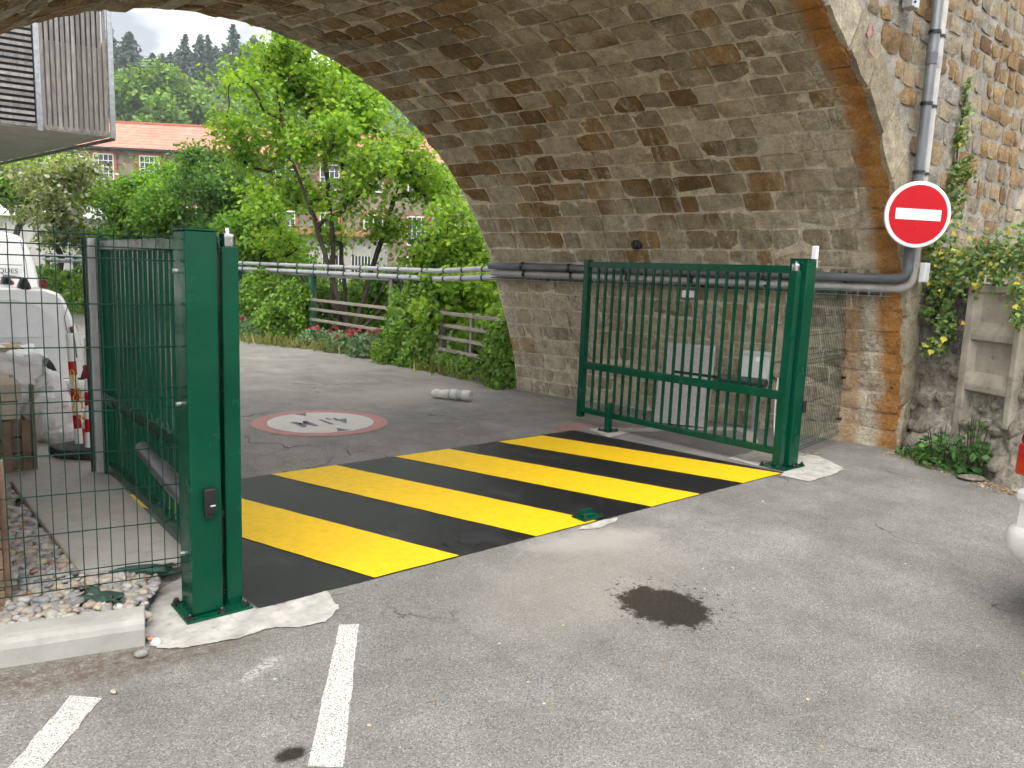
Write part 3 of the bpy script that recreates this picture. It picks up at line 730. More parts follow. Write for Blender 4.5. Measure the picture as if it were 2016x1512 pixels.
# clay drain spout let into the vault
sp = vpt(RAD(26.6), 5.913)
so_ = MB(); nn = Vector((-0.95, -0.05, -0.12)).normalized()
so_.lathe([(0.052, -0.05), (0.055, 0.075), (0.043, 0.08), (0.040, -0.02), (0.001, -0.02)], sp, nn, 16).build('drain_spout', M['rubber'], bridge, smooth=True)

# ------------------------------------------------------------------ wing wall at the right
WA = Vector((8.2, 3.27, 0)); WD = Vector((-0.46, -0.888, 0)).normalized(); WN = Vector((-WD.y * -1, WD.x * -1, 0))
WN = Vector((-0.888, 0.46, 0)).normalized()
def wp(s, z, off=0.0): return WA + WD * s + WN * off + Vector((0, 0, z))
wing = thing('wing_wall', 'ruinous rubble wing wall at the foot of the bridge pier', 'wall', (7.8, 2.4, 0))
b = MB(); nS, nZ = 130, 86; rng = random.Random(12)
def wing_off(s, z):
    foot = max(0.0, 1 - z / 0.75) ** 1.5 * (0.20 + 0.08 * math.sin(s * 5)) * min(1.0, s / 0.25)
    n_ = noise.fractal(Vector((s * 5, z * 5, 3.1)), 1.0, 2.0, 5) * 0.035 + noise.fractal(Vector((s * 17, z * 17, 1.7)), 1.0, 2.0, 3) * 0.012
    return foot + n_
for i in range(nS + 1):
    for j in range(nZ + 1):
        s_, z_ = 2.6 * i / nS, 1.72 * j / nZ
        b.v.append(tuple(wp(s_, z_, wing_off(s_, z_) + rng.gauss(0, 0.002))))
b.f += [(i * (nZ + 1) + j, (i + 1) * (nZ + 1) + j, (i + 1) * (nZ + 1) + j + 1, i * (nZ + 1) + j + 1) for i in range(nS) for j in range(nZ)]
top = [wp(0, 1.72), wp(2.6, 1.72), wp(2.6, 1.72, -3), wp(0, 1.72, -3)]
b.add(top, [(0, 1, 2, 3)])
b.add([wp(2.6, 0), wp(2.6, 1.72), wp(2.6, 1.72, -3), wp(2.6, 0, -3)], [(0, 1, 2, 3)])
wcore = b.build('wall_core', M['rubblemortar'], wing, smooth=True)
# dark squared blocks under the ivy
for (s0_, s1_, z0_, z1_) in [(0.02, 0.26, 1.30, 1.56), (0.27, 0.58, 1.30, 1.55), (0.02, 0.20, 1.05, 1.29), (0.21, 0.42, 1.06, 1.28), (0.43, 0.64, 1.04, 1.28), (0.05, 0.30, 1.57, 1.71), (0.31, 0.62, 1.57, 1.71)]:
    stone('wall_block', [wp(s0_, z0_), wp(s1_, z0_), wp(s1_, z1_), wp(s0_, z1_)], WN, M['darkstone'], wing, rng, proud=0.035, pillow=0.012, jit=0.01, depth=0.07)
def rock(name, c, r, mat, parent, seed, sq=(1, 1, 1)):
    rg_ = random.Random(seed); bm = bmesh.new(); bmesh.ops.create_icosphere(bm, subdivisions=3, radius=1.0)
    pl = [(Vector((rg_.gauss(0, 1), rg_.gauss(0, 1), rg_.gauss(0, 1))).normalized(), rg_.uniform(0.62, 0.92)) for _ in range(16)]
    for v in bm.verts:
        d = v.co.normalized(); k = 1.0
        for nrm, h in pl:
            q = d.dot(nrm)
            if q > 1e-3: k = min(k, h / q)
        k *= 1 + rg_.gauss(0, 0.03)
        v.co = Vector((d.x * k * r * sq[0], d.y * k * r * sq[1], d.z * k * r * sq[2])) + Vector(c)
    me = bpy.data.meshes.new(name); bm.to_mesh(me); bm.free(); me.materials.append(mat); me.shade_smooth()
    ob = bpy.data.objects.new(name, me); link(ob, parent); return ob
for i, (s_, z_, r_, q) in enumerate([(0.06, 0.42, 0.10, 1), (0.13, 0.27, 0.10, 1), (0.05, 0.16, 0.11, 1), (0.16, 0.08, 0.11, 1), (0.02, 0.03, 0.10, 1), (0.33, 0.30, 0.17, 1), (0.40, 0.12, 0.19, 1), (0.25, 0.55, 0.18, 1), (0.42, 0.60, 0.17, 1), (0.12, 0.82, 0.09, 1), (0.26, 0.88, 0.10, 1), (0.40, 0.90, 0.09, 1), (0.12, 0.66, 0.09, 1), (0.58, 0.32, 0.12, 1), (0.60, 0.62, 0.09, 1), (0.55, 0.84, 0.10, 1), (0.62, 0.05, 0.16, 1), (0.82, 0.08, 0.15, 1), (1.05, 0.06, 0.17, 1), (0.78, 0.40, 0.10, 1), (0.96, 0.46, 0.10, 1), (1.12, 0.40, 0.09, 1), (0.88, 0.58, 0.08, 1), (1.05, 0.62, 0.08, 1), (1.25, 0.10, 0.16, 1), (1.3, 0.45, 0.13, 1), (1.32, 0.75, 0.12, 1)]):
    rock('rubble_stone', wp(s_, z_, wing_off(s_, z_) - r_ * 0.55), r_ * 1.1, M['rubblestone'], wcore, 40 + i, (1.0, 1.0, 0.72))
# precast concrete stile with two sunk panels
pc = thing('precast_concrete_post', 'stained precast concrete post with sunk panels set in the wing wall', 'post', tuple(wp(0.9, 0.2)))
b = MB()
S0, S1 = 0.64, 1.26; OF = 0.085
def frame(b, s0, s1, z0, z1, o0, o1): b.hexa([wp(s0, z0, o0), wp(s1, z0, o0), wp(s1, z0, o1), wp(s0, z0, o1), wp(s0, z1, o0), wp(s1, z1, o0), wp(s1, z1, o1), wp(s0, z1, o1)])
frame(b, S0, S0 + 0.09, 0.15, 1.70, -0.02, OF)
frame(b, S1 - 0.07, S1, 0.45, 1.70, -0.02, OF)
for z0, z1 in ((1.64, 1.70), (1.20, 1.26), (0.73, 0.80)): frame(b, S0 + 0.088, S1 - 0.068, z0, z1, -0.02, OF - 0.004)
b.build('frame', M['oldconcrete'], pc, bevel=0.012)
for z0, z1 in ((1.26, 1.64), (0.80, 1.20)):
    q = MB(); a0, a1 = S0 + 0.09, S1 - 0.07
    outer = [wp(a0, z0, OF - 0.01), wp(a1, z0, OF - 0.01), wp(a1, z1, OF - 0.01), wp(a0, z1, OF - 0.01)]
    inner = [wp(a0 + 0.035, z0 + 0.11, 0.025), wp(a1 - 0.03, z0 + 0.11, 0.025), wp(a1 - 0.03, z1 - 0.012, 0.025), wp(a0 + 0.035, z1 - 0.012, 0.025)]
    q.add(outer + inner, [(4, 5, 6, 7), (0, 1, 5, 4), (1, 2, 6, 5), (2, 3, 7, 6), (3, 0, 4, 7)])
    q.build('sunk_panel', M['oldconcrete'], pc)

# ------------------------------------------------------------------ service pipes on the bridge
def rounded(pts, r, n=6):
    pts = [Vector(p) for p in pts]; out = [pts[0]]
    for i in range(1, len(pts) - 1):
        a, c, e = pts[i - 1], pts[i], pts[i + 1]
        d0 = (a - c); d1 = (e - c); rr = min(r, d0.length * 0.45, d1.length * 0.45); p0 = c + d0.normalized() * rr; p1 = c + d1.normalized() * rr
        for j in range(n + 1):
            q = j / n; out.append(p0.lerp(c, q).lerp(c.lerp(p1, q), q))
    return out + [pts[-1]]
def wallx(y, z): return vpt(math.asin((z - ZC) / vsec(y)[1]), y).x
def service(name, label, mat, r, vx, vy, zb, woff, ztop):
    t = thing(name, label, 'pipe', (vx, vy, zb))
    pts = [(vx, vy, ztop), (vx, vy, zb), (wallx(3.5, zb) - woff, 3.42, zb), (wallx(5.8, zb) - woff, 5.8, zb), (wallx(8.05, zb) - woff, 8.07, zb)]
    MB().tube(rounded(pts, 0.19, 8), r, 14).build('pipe_run', mat, t, smooth=True)
    for z_ in (2.10, 2.72, 3.33, 3.95): MB().tube([(vx, vy, z_ - 0.012), (vx, vy, z_ + 0.012)], r * 1.22, 14).build('pipe_clamp', M['black'], t, auto=True)
    for z_ in (1.98, 3.72): MB().tube([(vx, vy, z_ - 0.05), (vx, vy, z_ + 0.05)], r * 1.1, 14).build('coupling', mat, t, auto=True)
    for y_ in (3.72, 4.5, 5.3, 6.1, 6.85, 7.55):
        x_ = wallx(y_, zb) - woff; d = Vector((wallx(y_ + 0.1, zb) - wallx(y_ - 0.1, zb), 0.2, 0)).normalized() * 0.014; c = Vector((x_, y_, zb))
        MB().tube([c - d, c + d], r * 1.25, 14).build('pipe_clamp', M['black'], t, auto=True)
    return t
service('service_pipe', 'dark grey pipe climbing the bridge face and turning under the arch', M['pipe_dark'], 0.046, 7.50, 3.165, 1.735, 0.085, ZTOP - 0.3)
service('service_pipe', 'pale grey pipe beside the dark one down the bridge face', M['pipe_light'], 0.040, 7.665, 3.185, 1.645, 0.070, ZTOP - 0.3)
tray = thing('cable_tray', 'galvanised wire cable tray hung under the pipes along the arch wall', 'cable tray', (7.2, 5, 1.57))
for k_, (of, dz) in enumerate([(0.02, 0), (0.06, 0), (0.10, 0), (0.14, 0), (0.14, 0.04), (0.02, 0.04)]):
    MB().tube([(wallx(y_, 1.57) - of, y_, 1.565 + dz) for y_ in (3.36, 4.5, 5.8, 7.0, 8.09)], 0.0035, 5).build('long_wire', M['zinc'], tray)
y_ = 3.40
b = MB()
while y_ < 8.1:
    b = MB(); x_ = wallx(y_, 1.57); b.tube([(x_ - 0.02, y_, 1.605), (x_ - 0.02, y_, 1.563), (x_ - 0.14, y_, 1.563), (x_ - 0.14, y_, 1.605)], 0.003, 4).build('cross_wire', M['zinc'], tray); y_ += 0.10
for k_, of in enumerate((0.04, 0.075, 0.11)):
    MB().tube([(wallx(y_, 1.57) - of + 0.012 * math.sin(y_ * 3 + k_), y_, 1.577) for y_ in np.linspace(3.4, 8.08, 24)], 0.007, 5).build('cable', M['black'] if k_ != 1 else M['pipe_light'], tray)
jb = MB().box((7.755, 3.11, 1.715), (7.865, 3.165, 1.90)).build('junction_box', M['white'], bevel=0.008)
tag(jb, 'small white junction box beside the pipe elbow on the bridge face', 'box')
lf = MB().box((wallx(5.35, 1.5) - 0.17, 5.30, 1.45), (wallx(5.35, 1.5) - 0.06, 5.40, 1.53)).build('wall_light', M['white'], bevel=0.01)
tag(lf, 'small white light fitting under the cable tray behind the gate', 'light')
br_ = thing('lamp_bracket', 'grey metal bracket fixed high on the bridge face left of the pipes', 'bracket', (7.0, 3.2, 4.1))
MB().box((6.93, 3.13, 4.03), (7.06, 3.225, 4.26)).build('bracket_body', M['zinc'], br_, bevel=0.008)
MB().tube([(6.965, 3.128, 4.07), (6.965, 3.12, 4.07)], 0.012, 10).build('bolt', M['black'], br_)

# no-entry sign on the pipes
SC = Vector((7.33, 3.06, 2.318)); SNRM = Vector((-0.66, -0.75, 0.0)).normalized()
sign = thing('no_entry_sign', 'round red no entry sign with white bar clamped to the pipes', 'sign', tuple(SC))
MB().lathe([(0.285, -0.028), (0.297, -0.022), (0.297, 0.0), (0.290, 0.004), (0.262, 0.004)], SC, SNRM, 56).build('rim', M['white'], sign, auto=True)
MB().lathe([(0.264, 0.0), (0.264, 0.0065), (0.001, 0.0065)], SC, SNRM, 56).build('red_face', M['red'], sign, auto=True)
sx = SNRM.cross(Vector((0, 0, 1))).normalized() * -1; su = Vector((0, 0, 1)); rl = -0.022
sxx = sx * math.cos(rl) + su * math.sin(rl); suu = su * math.cos(rl) - sx * math.sin(rl)
q = SC + SNRM * 0.007
MB().prism([q + sxx * a + suu * c for a, c in ((-0.205, -0.049), (0.205, -0.049), (0.205, 0.049), (-0.205, 0.049))], SNRM * 0.0025).build('white_bar', M['white'], sign)
for dz in (-0.16, 0.16): MB().bar(SC + Vector((0.02, 0.02, dz)) - SNRM * 0.03, Vector((7.50, 3.15, SC.z + dz)), 0.03, 0.03).build('bracket', M['zinc'], sign)

# ------------------------------------------------------------------ gate posts and leaves
def bolts(parent, pts, z, r=0.012, h=0.03):
    for x, y in pts:
        MB().lathe([(r * 1.5, 0), (r * 1.5, h * 0.45), (r, h * 0.5), (r, h * 0.85), (r * 0.6, h), (0.001, h)], (x, y, z), (0, 0, 1), 10).build('bolt', M['black'], parent, auto=True)
gp = thing('gate_post', 'tall green steel gate post at the left by the wire fence', 'gate post', (1.10, 3.53, 0), group='green gate posts')
MB().box((1.034, 3.447, 0.02), (1.172, 3.625, 1.778)).build('shaft', M['green'], gp, bevel=0.008)
MB().box((1.030, 3.443, 1.7785), (1.176, 3.629, 1.787)).build('cap', M['green'], gp, bevel=0.003)
MB().box((0.992, 3.402, 0.006), (1.30, 3.655, 0.018)).build('base_plate', M['green'], gp, bevel=0.004)
bolts(gp, [(1.012, 3.425), (1.155, 3.418), (1.272, 3.43), (1.012, 3.632), (1.275, 3.635)], 0.018)
MB().box((1.165, 3.50, 1.742), (1.245, 3.54, 1.750)).build('hinge_strap', M['green'], gp)
pcl = MB().prism([(1.085, 3.447, 0.505), (1.140, 3.447, 0.505), (1.140, 3.447, 0.625), (1.085, 3.447, 0.625)], (0, -0.028, 0)).build('photocell', M['black'], gp, bevel=0.009)
MB().box((1.092, 3.447, 0.482), (1.125, 3.428, 0.506)).build('cable_gland', M['black'], pcl)
MB().box((1.112, 3.4182, 0.540), (1.134, 3.4188, 0.546)).build('print', M['white'], pcl)

gp2 = thing('gate_post', 'tall green steel gate post at the right near the arch wall', 'gate post', (6.28, 3.53, 0), group='green gate posts')
MB().box((6.205, 3.455, 0.02), (6.355, 3.63, 1.862)).build('shaft', M['green'], gp2, bevel=0.008)
MB().box((6.201, 3.451, 1.8625), (6.359, 3.634, 1.871)).build('cap', M['green'], gp2, bevel=0.003)
MB().box((6.055, 3.415, 0.006), (6.415, 3.665, 0.018)).build('base_plate', M['green'], gp2, bevel=0.004)
bolts(gp2, [(6.075, 3.435), (6.235, 3.43), (6.39, 3.435), (6.075, 3.645), (6.39, 3.645)], 0.018)
MB().box((6.10, 3.50, 1.832), (6.21, 3.54, 1.840)).build('hinge_strap', M['green'], gp2)
pcl = MB().prism([(6.355, 3.475, 0.50), (6.355, 3.545, 0.50), (6.355, 3.545, 0.62), (6.355, 3.475, 0.62)], (0.028, 0, 0)).build('photocell', M['black'], gp2, bevel=0.009)
MB().box((6.33, 3.43, 0.505), (6.375, 3.455, 0.615)).build('photocell_cover', M['black'], gp2, bevel=0.008)
fl = MB().box((6.358, 3.49, 1.80), (6.435, 3.55, 1.83)).build('flasher_bracket', M['white'], gp2, bevel=0.006)
MB().box((6.405, 3.495, 1.8305), (6.445, 3.545, 1.99)).build('flasher', M['white'], fl, bevel=0.008)

def leaf_thing(label, hx, hy, ex, ey, top_z, n, side):
    """gate leaf from hinge (hx,hy) to free end (ex,ey); side = +1/-1: which side carries the motor."""
    t = thing('gate_leaf', label, 'gate leaf', (hx, hy, 0), group='green picket gate leaves')
    H_ = Vector((hx, hy, 0)); E_ = Vector((ex, ey, 0)); d = (E_ - H_).normalized(); ln = (E_ - H_).length
    s = Vector((-d.y, d.x, 0))
    def bx(name, u0, u1, v0, v1, z0, z1, mat=M['green'], par=t, bev=0.004):
        P_ = [H_ + d * u + s * v + Vector((0, 0, z)) for z in (z0, z1) for (u, v) in ((u0, v0), (u1, v0), (u1, v1), (u0, v1))]
        return MB().hexa(P_).build(name, mat, par, bevel=bev)
    bx('hinge_stile', -0.038, 0.040, -0.038, 0.038, 0.045, top_z - 0.055, bev=0.006)
    bx('end_stile', ln - 0.07, ln, -0.035, 0.035, 0.075, top_z + 0.01, bev=0.006)
    bx('top_rail', 0.042, ln - 0.072, -0.028, 0.028, top_z - 0.075, top_z - 0.010)
    bx('middle_rail', 0.042, ln - 0.072, -0.018, 0.032, 0.628, 0.705)
    bx('bottom_rail', 0.042, ln - 0.072, -0.028, 0.028, 0.130, 0.190)
    for i in range(n):
        u = 0.042 + (ln - 0.114) * (i + 1) / (n + 1)
        bx('picket', u - 0.012, u + 0.012, -0.028, -0.006, 0.192, top_z - 0.077, bev=0)
    # hinge pins
    MB().lathe([(0.034, 0), (0.036, 0.01), (0.036, 0.055), (0.030, 0.062), (0.012, 0.064), (0.012, 0.082), (0.001, 0.082)], tuple(H_ + Vector((0, 0, top_z - 0.054))), (0, 0, 1), 18).build('hinge_bearing', M['chrome'], t, auto=True)
    MB().lathe([(0.045, 0), (0.045, 0.028), (0.02, 0.03), (0.001, 0.03)], tuple(H_ + Vector((0, 0, 0.0185))), (0, 0, 1), 18).build('foot_bearing', M['green'], t, auto=True)
    return t, bx, ln
t, bx, ln = leaf_thing('green picket gate leaf swung open beside the arch wall', 6.115, 3.515, 6.03, 5.97, 1.815, 21, 1)
mo = MB().tube([(6.195, 3.75, 0.74), (6.16, 4.22, 0.735)], 0.040, 14).build('motor', M['greymotor'], t, auto=True)
MB().tube([(6.16, 4.22, 0.735), (6.125, 4.75, 0.73)], 0.014, 8).build('motor_rod', M['black'], mo)
t, bx, ln = leaf_thing('green picket gate leaf swung open behind the left wire fence', 1.238, 3.512, 1.222, 5.96, 1.772, 21, -1)
# aluminium closing profile with rubber lip
bx('closing_profile', ln + 0.001, ln + 0.050, -0.025, 0.080, 0.03, 1.775, M['alu'], bev=0.004)
bx('rubber_edge', ln + 0.051, ln + 0.078, -0.03, 0.102, 0.02, 1.78, M['rubber'], bev=0.006)
bx('lock_keep', ln - 0.03, ln - 0.01, 0.036, 0.05, 1.12, 1.27, M['alu'])
mo = MB().tube([(1.135, 4.72, 0.545), (1.140, 4.70, 0.548), (1.13, 4.30, 0.52)], [0.026, 0.040, 0.040], 16).build('motor', M['greymotor'], t, auto=True)
MB().tube([(1.13, 4.30, 0.52), (1.12, 3.98, 0.50), (1.10, 3.70, 0.49)], [0.050, 0.050, 0.038], 16).build('motor_head', M['greymotor'], mo, auto=True)

# stops
st = thing('gate_stop', 'short green stop post holding the right gate leaf open', 'gate stop', (5.975, 5.45, 0))
MB().box((5.94, 5.42, 0.016), (6.0, 5.48, 0.30)).build('shaft', M['green'], st, bevel=0.004)
MB().box((5.995, 5.41, 0.19), (6.012, 5.49, 0.305)).build('stop_pad', M['rubber'], st)
MB().box((5.885, 5.37, 0.006), (6.065, 5.53, 0.015)).build('base_plate', M['green'], st, bevel=0.003)
bolts(st, [(5.905, 5.39), (6.045, 5.39), (5.905, 5.51), (6.045, 5.51)], 0.015, 0.009, 0.022)
st = thing('floor_stop', 'low green floor stop bolted down at the near edge of the stripes', 'floor stop', (3.66, 3.48, 0))
MB().box((3.565, 3.415, 0.010), (3.755, 3.545, 0.018)).build('base_plate', M['green'], st, bevel=0.003)
MB().box((3.60, 3.495, 0.0185), (3.72, 3.512, 0.062)).build('upstand', M['green'], st, bevel=0.003)
MB().box((3.60, 3.455, 0.0185), (3.72, 3.494, 0.040)).build('seat', M['green'], st, bevel=0.003)
bolts(st, [(3.582, 3.43), (3.738, 3.43), (3.582, 3.53), (3.738, 3.53)], 0.018, 0.009, 0.02)

# ------------------------------------------------------------------ welded wire fences
def wire_panel(label, A, B, zs, pitch, rv, rh, fold, folds, extra, parent_loc, grp, depth_dir):
    t = thing('wire_fence_panel', label, 'fence', parent_loc, group=grp)
    A = Vector(A); B = Vector(B); d = (B - A); ln = d.length; d.normalize(); s = Vector(depth_dir).normalized()
    def off(i): return s * (fold if i in folds else 0.0)
    n = int(ln / pitch)
    for i in range(n + 1):
        p = A + d * (0.02 + i * pitch)
        if (p - A).length > ln: break
        pts = [p + Vector((0, 0, zs[0] + extra))] + [p + off(k) + Vector((0, 0, z)) for k, z in enumerate(zs)] + [p + Vector((0, 0, zs[-1] - 0.005))]
        MB().tube(pts, rv, 5, False).build('vertical_wire', M['wire'], t, smooth=True)
    for k, z in enumerate(zs):
        o_ = off(k) - s * (rv + rh)
        MB().tube([A + o_ + Vector((0, 0, z)), B + o_ + Vector((0, 0, z))], rh, 6).build('horizontal_wire', M['wire'], t, smooth=True)
    return t
ZS = [1.742, 1.693, 1.644, 1.45, 1.265, 1.08, 1.03, 0.987, 0.805, 0.63, 0.456, 0.276, 0.238, 0.2]
t = wire_panel('green welded wire fence panel running left from the near gate post', (1.025, 3.56, 0), (-0.95, 3.955, 0), ZS, 0.0545, 0.0023, 0.0028, 0.022, (1, 6, 12), 0.028, (1.02, 3.56, 0), 'green wire fence panels', (0.2, 0.98, 0))
for z in (0.29, 1.0, 1.60): MB().tube([(1.015, 3.565, z), (1.036, 3.565, z)], 0.011, 10).build('fixing_clip', M['zinc'], t)
pst = MB().box((-1.0, 3.93, 0.03), (-0.945, 3.985, 1.77)).build('fence_post', M['green'], bevel=0.004)
tag(pst, 'slim green post ending the left wire fence panel', 'post')
ZR = [1.60, 1.56, 1.52, 1.36, 1.18, 1.00, 0.955, 0.91, 0.72, 0.54, 0.36, 0.175, 0.13, 0.085]
wxr = 7.72
t = wire_panel('green welded wire fence panel closing the gap between right post and wall', (6.36, 3.57, 0), (wxr, 3.79, 0), ZR, 0.05, 0.0022, 0.0026, 0.022, (1, 6, 12), 0.02, (6.4, 3.58, 0), 'green wire fence panels', (0.16, -0.98, 0))
for z in (1.50, 0.70, 0.26): MB().box((wxr - 0.012, 3.77, z - 0.012), (wxr + 0.03, 3.81, z + 0.012)).build('fixing_clip', M['black'], t)

# ------------------------------------------------------------------ things against the arch wall behind the right leaf
def leaning(name, label, a, b_, up, th_, mat, cat, grp=None):
    a = Vector(a); b_ = Vector(b_); u = Vector(up); n = (b_ - a).cross(u).normalized() * th_
    ob = MB().prism([a, b_, b_ + u, a + u], n).build(name, mat, bevel=0.006)
    return tag(ob, label, cat, grp)
leaning('leaning_panel', 'taller speckled grey panel leaning on the arch wall', (6.90, 5.52, 0.01), (7.16, 5.02, 0.01), (0.20, 0.10, 0.90), 0.03, M['panel'], 'panel', 'leaning panels')
leaning('leaning_panel', 'shorter speckled grey panel leaning in front of the taller one', (6.80, 5.50, 0.01), (7.08, 4.98, 0.01), (0.12, 0.06, 0.54), 0.035, M['panel'], 'panel', 'leaning panels')
cb = thing('meter_cabinet', 'pale grey electric cabinet on a metal leg by the arch wall', 'cabinet', (7.42, 4.62, 0))
bod = MB().hexa([(7.26, 4.74, 0.53), (7.36, 4.44, 0.53), (7.52, 4.49, 0.53), (7.42, 4.79, 0.53), (7.26, 4.74, 0.875), (7.36, 4.44, 0.875), (7.52, 4.49, 0.875), (7.42, 4.79, 0.875)]).build('casing', M['cabinet'], cb, bevel=0.01)
MB().hexa([(7.245, 4.745, 0.872), (7.352, 4.425, 0.872), (7.53, 4.48, 0.888), (7.43, 4.80, 0.888), (7.245, 4.745, 0.882), (7.352, 4.425, 0.882), (7.53, 4.48, 0.898), (7.43, 4.80, 0.898)]).build('rain_hood', M['cabinet'], cb, bevel=0.003)
MB().box((7.40, 4.56, 0.0), (7.46, 4.62, 0.53)).build('leg', M['zinc'], cb, bevel=0.004)
MB().add([(7.313, 4.575, 0.80), (7.327, 4.533, 0.80), (7.327, 4.533, 0.845), (7.313, 4.575, 0.845)], [(0, 1, 2, 3)]).build('sticker', M['white'], cb)
tag(MB().tube([(wallx(4.33, 1.52) - 0.03, 4.33, 1.55), (wallx(4.33, 1.1) - 0.03, 4.33, 1.05), (wallx(4.33, 0.75) - 0.02, 4.33, 0.74)], 0.014, 8).build('conduit', M['white'], smooth=True), 'white plastic conduit running down the arch wall to the cabinet', 'conduit')
tag(MB().tube(rounded([(7.50, 4.40, 0.62), (7.42, 4.36, 0.35), (7.34, 4.30, 0.10), (7.18, 4.18, 0.012), (6.92, 4.02, 0.012), (6.7, 3.9, 0.012)], 0.12), 0.007, 6).build('loose_cable', M['white'], smooth=True), 'loose white cable trailing from the cabinet to the ground', 'cable')
tag(MB().tube(rounded([(7.60, 4.33, 0.74), (7.56, 4.34, 0.62), (7.50, 4.42, 0.60), (7.47, 4.47, 0.66)], 0.1), 0.011, 6).build('black_cable', M['black'], smooth=True), 'short black cable looping into the side of the cabinet', 'cable')

# fallen bollard lamp lying in the roadway
fb = thing('fallen_bollard_lamp', 'broken white bollard lamp lying on its side in the roadway', 'bollard', (5.6, 7.9, 0))
a = Vector((5.76, 7.64, 0.072)); d = Vector((-0.50, 0.86, 0.0)).normalized()
MB().lathe([(0.03, -0.004), (0.05, -0.006), (0.062, 0.0), (0.068, 0.012), (0.070, 0.03), (0.070, 0.10), (0.067, 0.11)], a, d, 24).build('end_cap', M['bollard'], fb, auto=True)
MB().lathe([(0.061, 0.111), (0.061, 0.30)], a, d, 24).build('tube', M['pipe_fence'], fb, auto=True)
MB().lathe([(0.069, 0.19), (0.070, 0.2), (0.069, 0.265), (0.063, 0.27)], a, d, 24).build('collar', M['bollard'], fb, auto=True)
MB().lathe([(0.064, 0.301), (0.066, 0.35), (0.058, 0.40), (0.052, 0.43)], a, d + Vector((0, 0, -0.03)), 24).build('neck', M['bollard'], fb, auto=True)
MB().lathe([(0.05, 0.43), (0.060, 0.45), (0.062, 0.50), (0.045, 0.545), (0.02, 0.56), (0.001, 0.56)], a, d + Vector((0.02, 0, -0.035)), 24).build('broken_foot', M['bollard'], fb, auto=True)
for k_ in (0, 1): MB().box((5.705 - 0.0, 7.66 + 0.03 * k_, 0.10 - 0.035 * k_), (5.712, 7.685 + 0.03 * k_, 0.125 - 0.035 * k_)).build('slot', M['black'], fb)

# ------------------------------------------------------------------ yard behind the left fence
pl = thing('wooden_planter', 'brown slatted timber planter at the left edge among the pebbles', 'planter', (0.0, 4.5, 0.05))
rng = random.Random(3)
for i in range(7):
    z = 0.06 + i * 0.095
    MB().box((0.335, 3.93, z), (0.36, 5.25, z + 0.088)).build('board', M['wood'], pl, bevel=0.004)
    MB().box((-0.9, 3.905, z), (0.36, 3.929, z + 0.088)).build('board', M['wood'], pl, bevel=0.004)
for x, y in ((0.362, 3.94), (0.362, 4.6), (0.362, 5.2)): MB().box((x, y, 0.05), (x + 0.03, y + 0.055, 0.74)).build('upright', M['wood'], pl, bevel=0.004)
MB().box((-0.9, 3.95, 0.60), (0.33, 5.22, 0.66)).build('soil_fill', M['soil'], pl)
cr = thing('wooden_crate', 'dark brown wooden crate standing on the slab under pale timber', 'crate', (0.45, 6.5, ZY))
for i in range(3):
    z = ZY + 0.02 + i * 0.115
    MB().box((-0.3, 6.30, z), (0.80, 6.32, z + 0.105)).build('board', M['wood'], cr, bevel=0.004)
    MB().box((0.78, 6.321, z), (0.80, 7.0, z + 0.105)).build('board', M['wood'], cr, bevel=0.004)
for x in (0.30, 0.62, 0.735): MB().box((x, 6.275, ZY), (x + 0.055, 6.299, ZY + 0.37)).build('batten', M['wood'], cr, bevel=0.003)
MB().box((0.801, 6.29, ZY), (0.825, 6.35, ZY + 0.62)).build('corner_post', M['wood'], cr, bevel=0.003)
MB().box((-0.3, 6.28, ZY - 0.001), (0.82, 7.0, ZY + 0.018)).build('base_board', M['wood'], cr)
MB().box((-0.3, 6.325, ZY + 0.30), (0.775, 6.98, ZY + 0.33)).build('inner_floor', M['wood'], cr)
ts = thing('timber_stack', 'stack of pale planks lying on top of the brown crate', 'timber', (0.4, 6.5, ZY + 0.38))
for i in range(4):
    for j in range(2):
        MB().box((-0.3, 6.26 + i * 0.17, ZY + 0.385 + j * 0.13), (0.74 + rng.uniform(-0.02, 0.03), 6.42 + i * 0.17, ZY + 0.507 + j * 0.13)).build('plank', M['palewood'], ts, bevel=0.006)
wpal = thing('wrapped_pallet', 'pallet of grey profiles half wrapped in torn white plastic film', 'pallet', (0.6, 7.9, ZY))
for i in range(9):
    z = ZY + 0.10 + i * 0.058
    MB().box((-0.5, 7.55, z), (0.98, 8.25, z + 0.052)).build('profile_layer', M['greyplastic'], wpal, bevel=0.006)
for y in (7.56, 7.88, 8.18): MB().box((-0.5, y, ZY), (0.98, y + 0.08, ZY + 0.09)).build('bearer', M['wood'], wpal)
MB().box((0.55, 7.7, ZY + 0.63), (0.95, 8.1, ZY + 0.74)).build('cardboard', M['card'], wpal, bevel=0.004)
def drape(name, mat, parent, fn, nu, nv, seed, amp):
    rg_ = np.random.default_rng(seed); b = MB(); ph = rg_.uniform(0, 6, 8)
    for i in range(nu + 1):
        for j in range(nv + 1):
            u, v = i / nu, j / nv
            p, n = fn(u, v)
            f_ = amp * (math.sin(u * 23 + v * 9 + ph[0]) * 0.5 + math.sin(u * 11 - v * 17 + ph[1]) * 0.6 + math.sin(v * 31 + u * 5 + ph[2]) * 0.35) + rg_.normal(0, amp * 0.25)
            b.v.append(tuple(Vector(p) + Vector(n) * f_))
    b.f += [(i * (nv + 1) + j, (i + 1) * (nv + 1) + j, (i + 1) * (nv + 1) + j + 1, i * (nv + 1) + j + 1) for i in range(nu) for j in range(nv)]
    return b.build(name, mat, parent, smooth=True)
def f1(u, v):      # film over the top edge and sloping to the lower right
    x = -0.1 + 1.15 * u; top = ZY + 0.76 - 0.10 * abs(u - 0.4); drop = v * (0.16 + 0.42 * u ** 1.3)
    return (x, 7.50 - 0.05 * v, top - drop), (0.1, -0.9, 0.3)
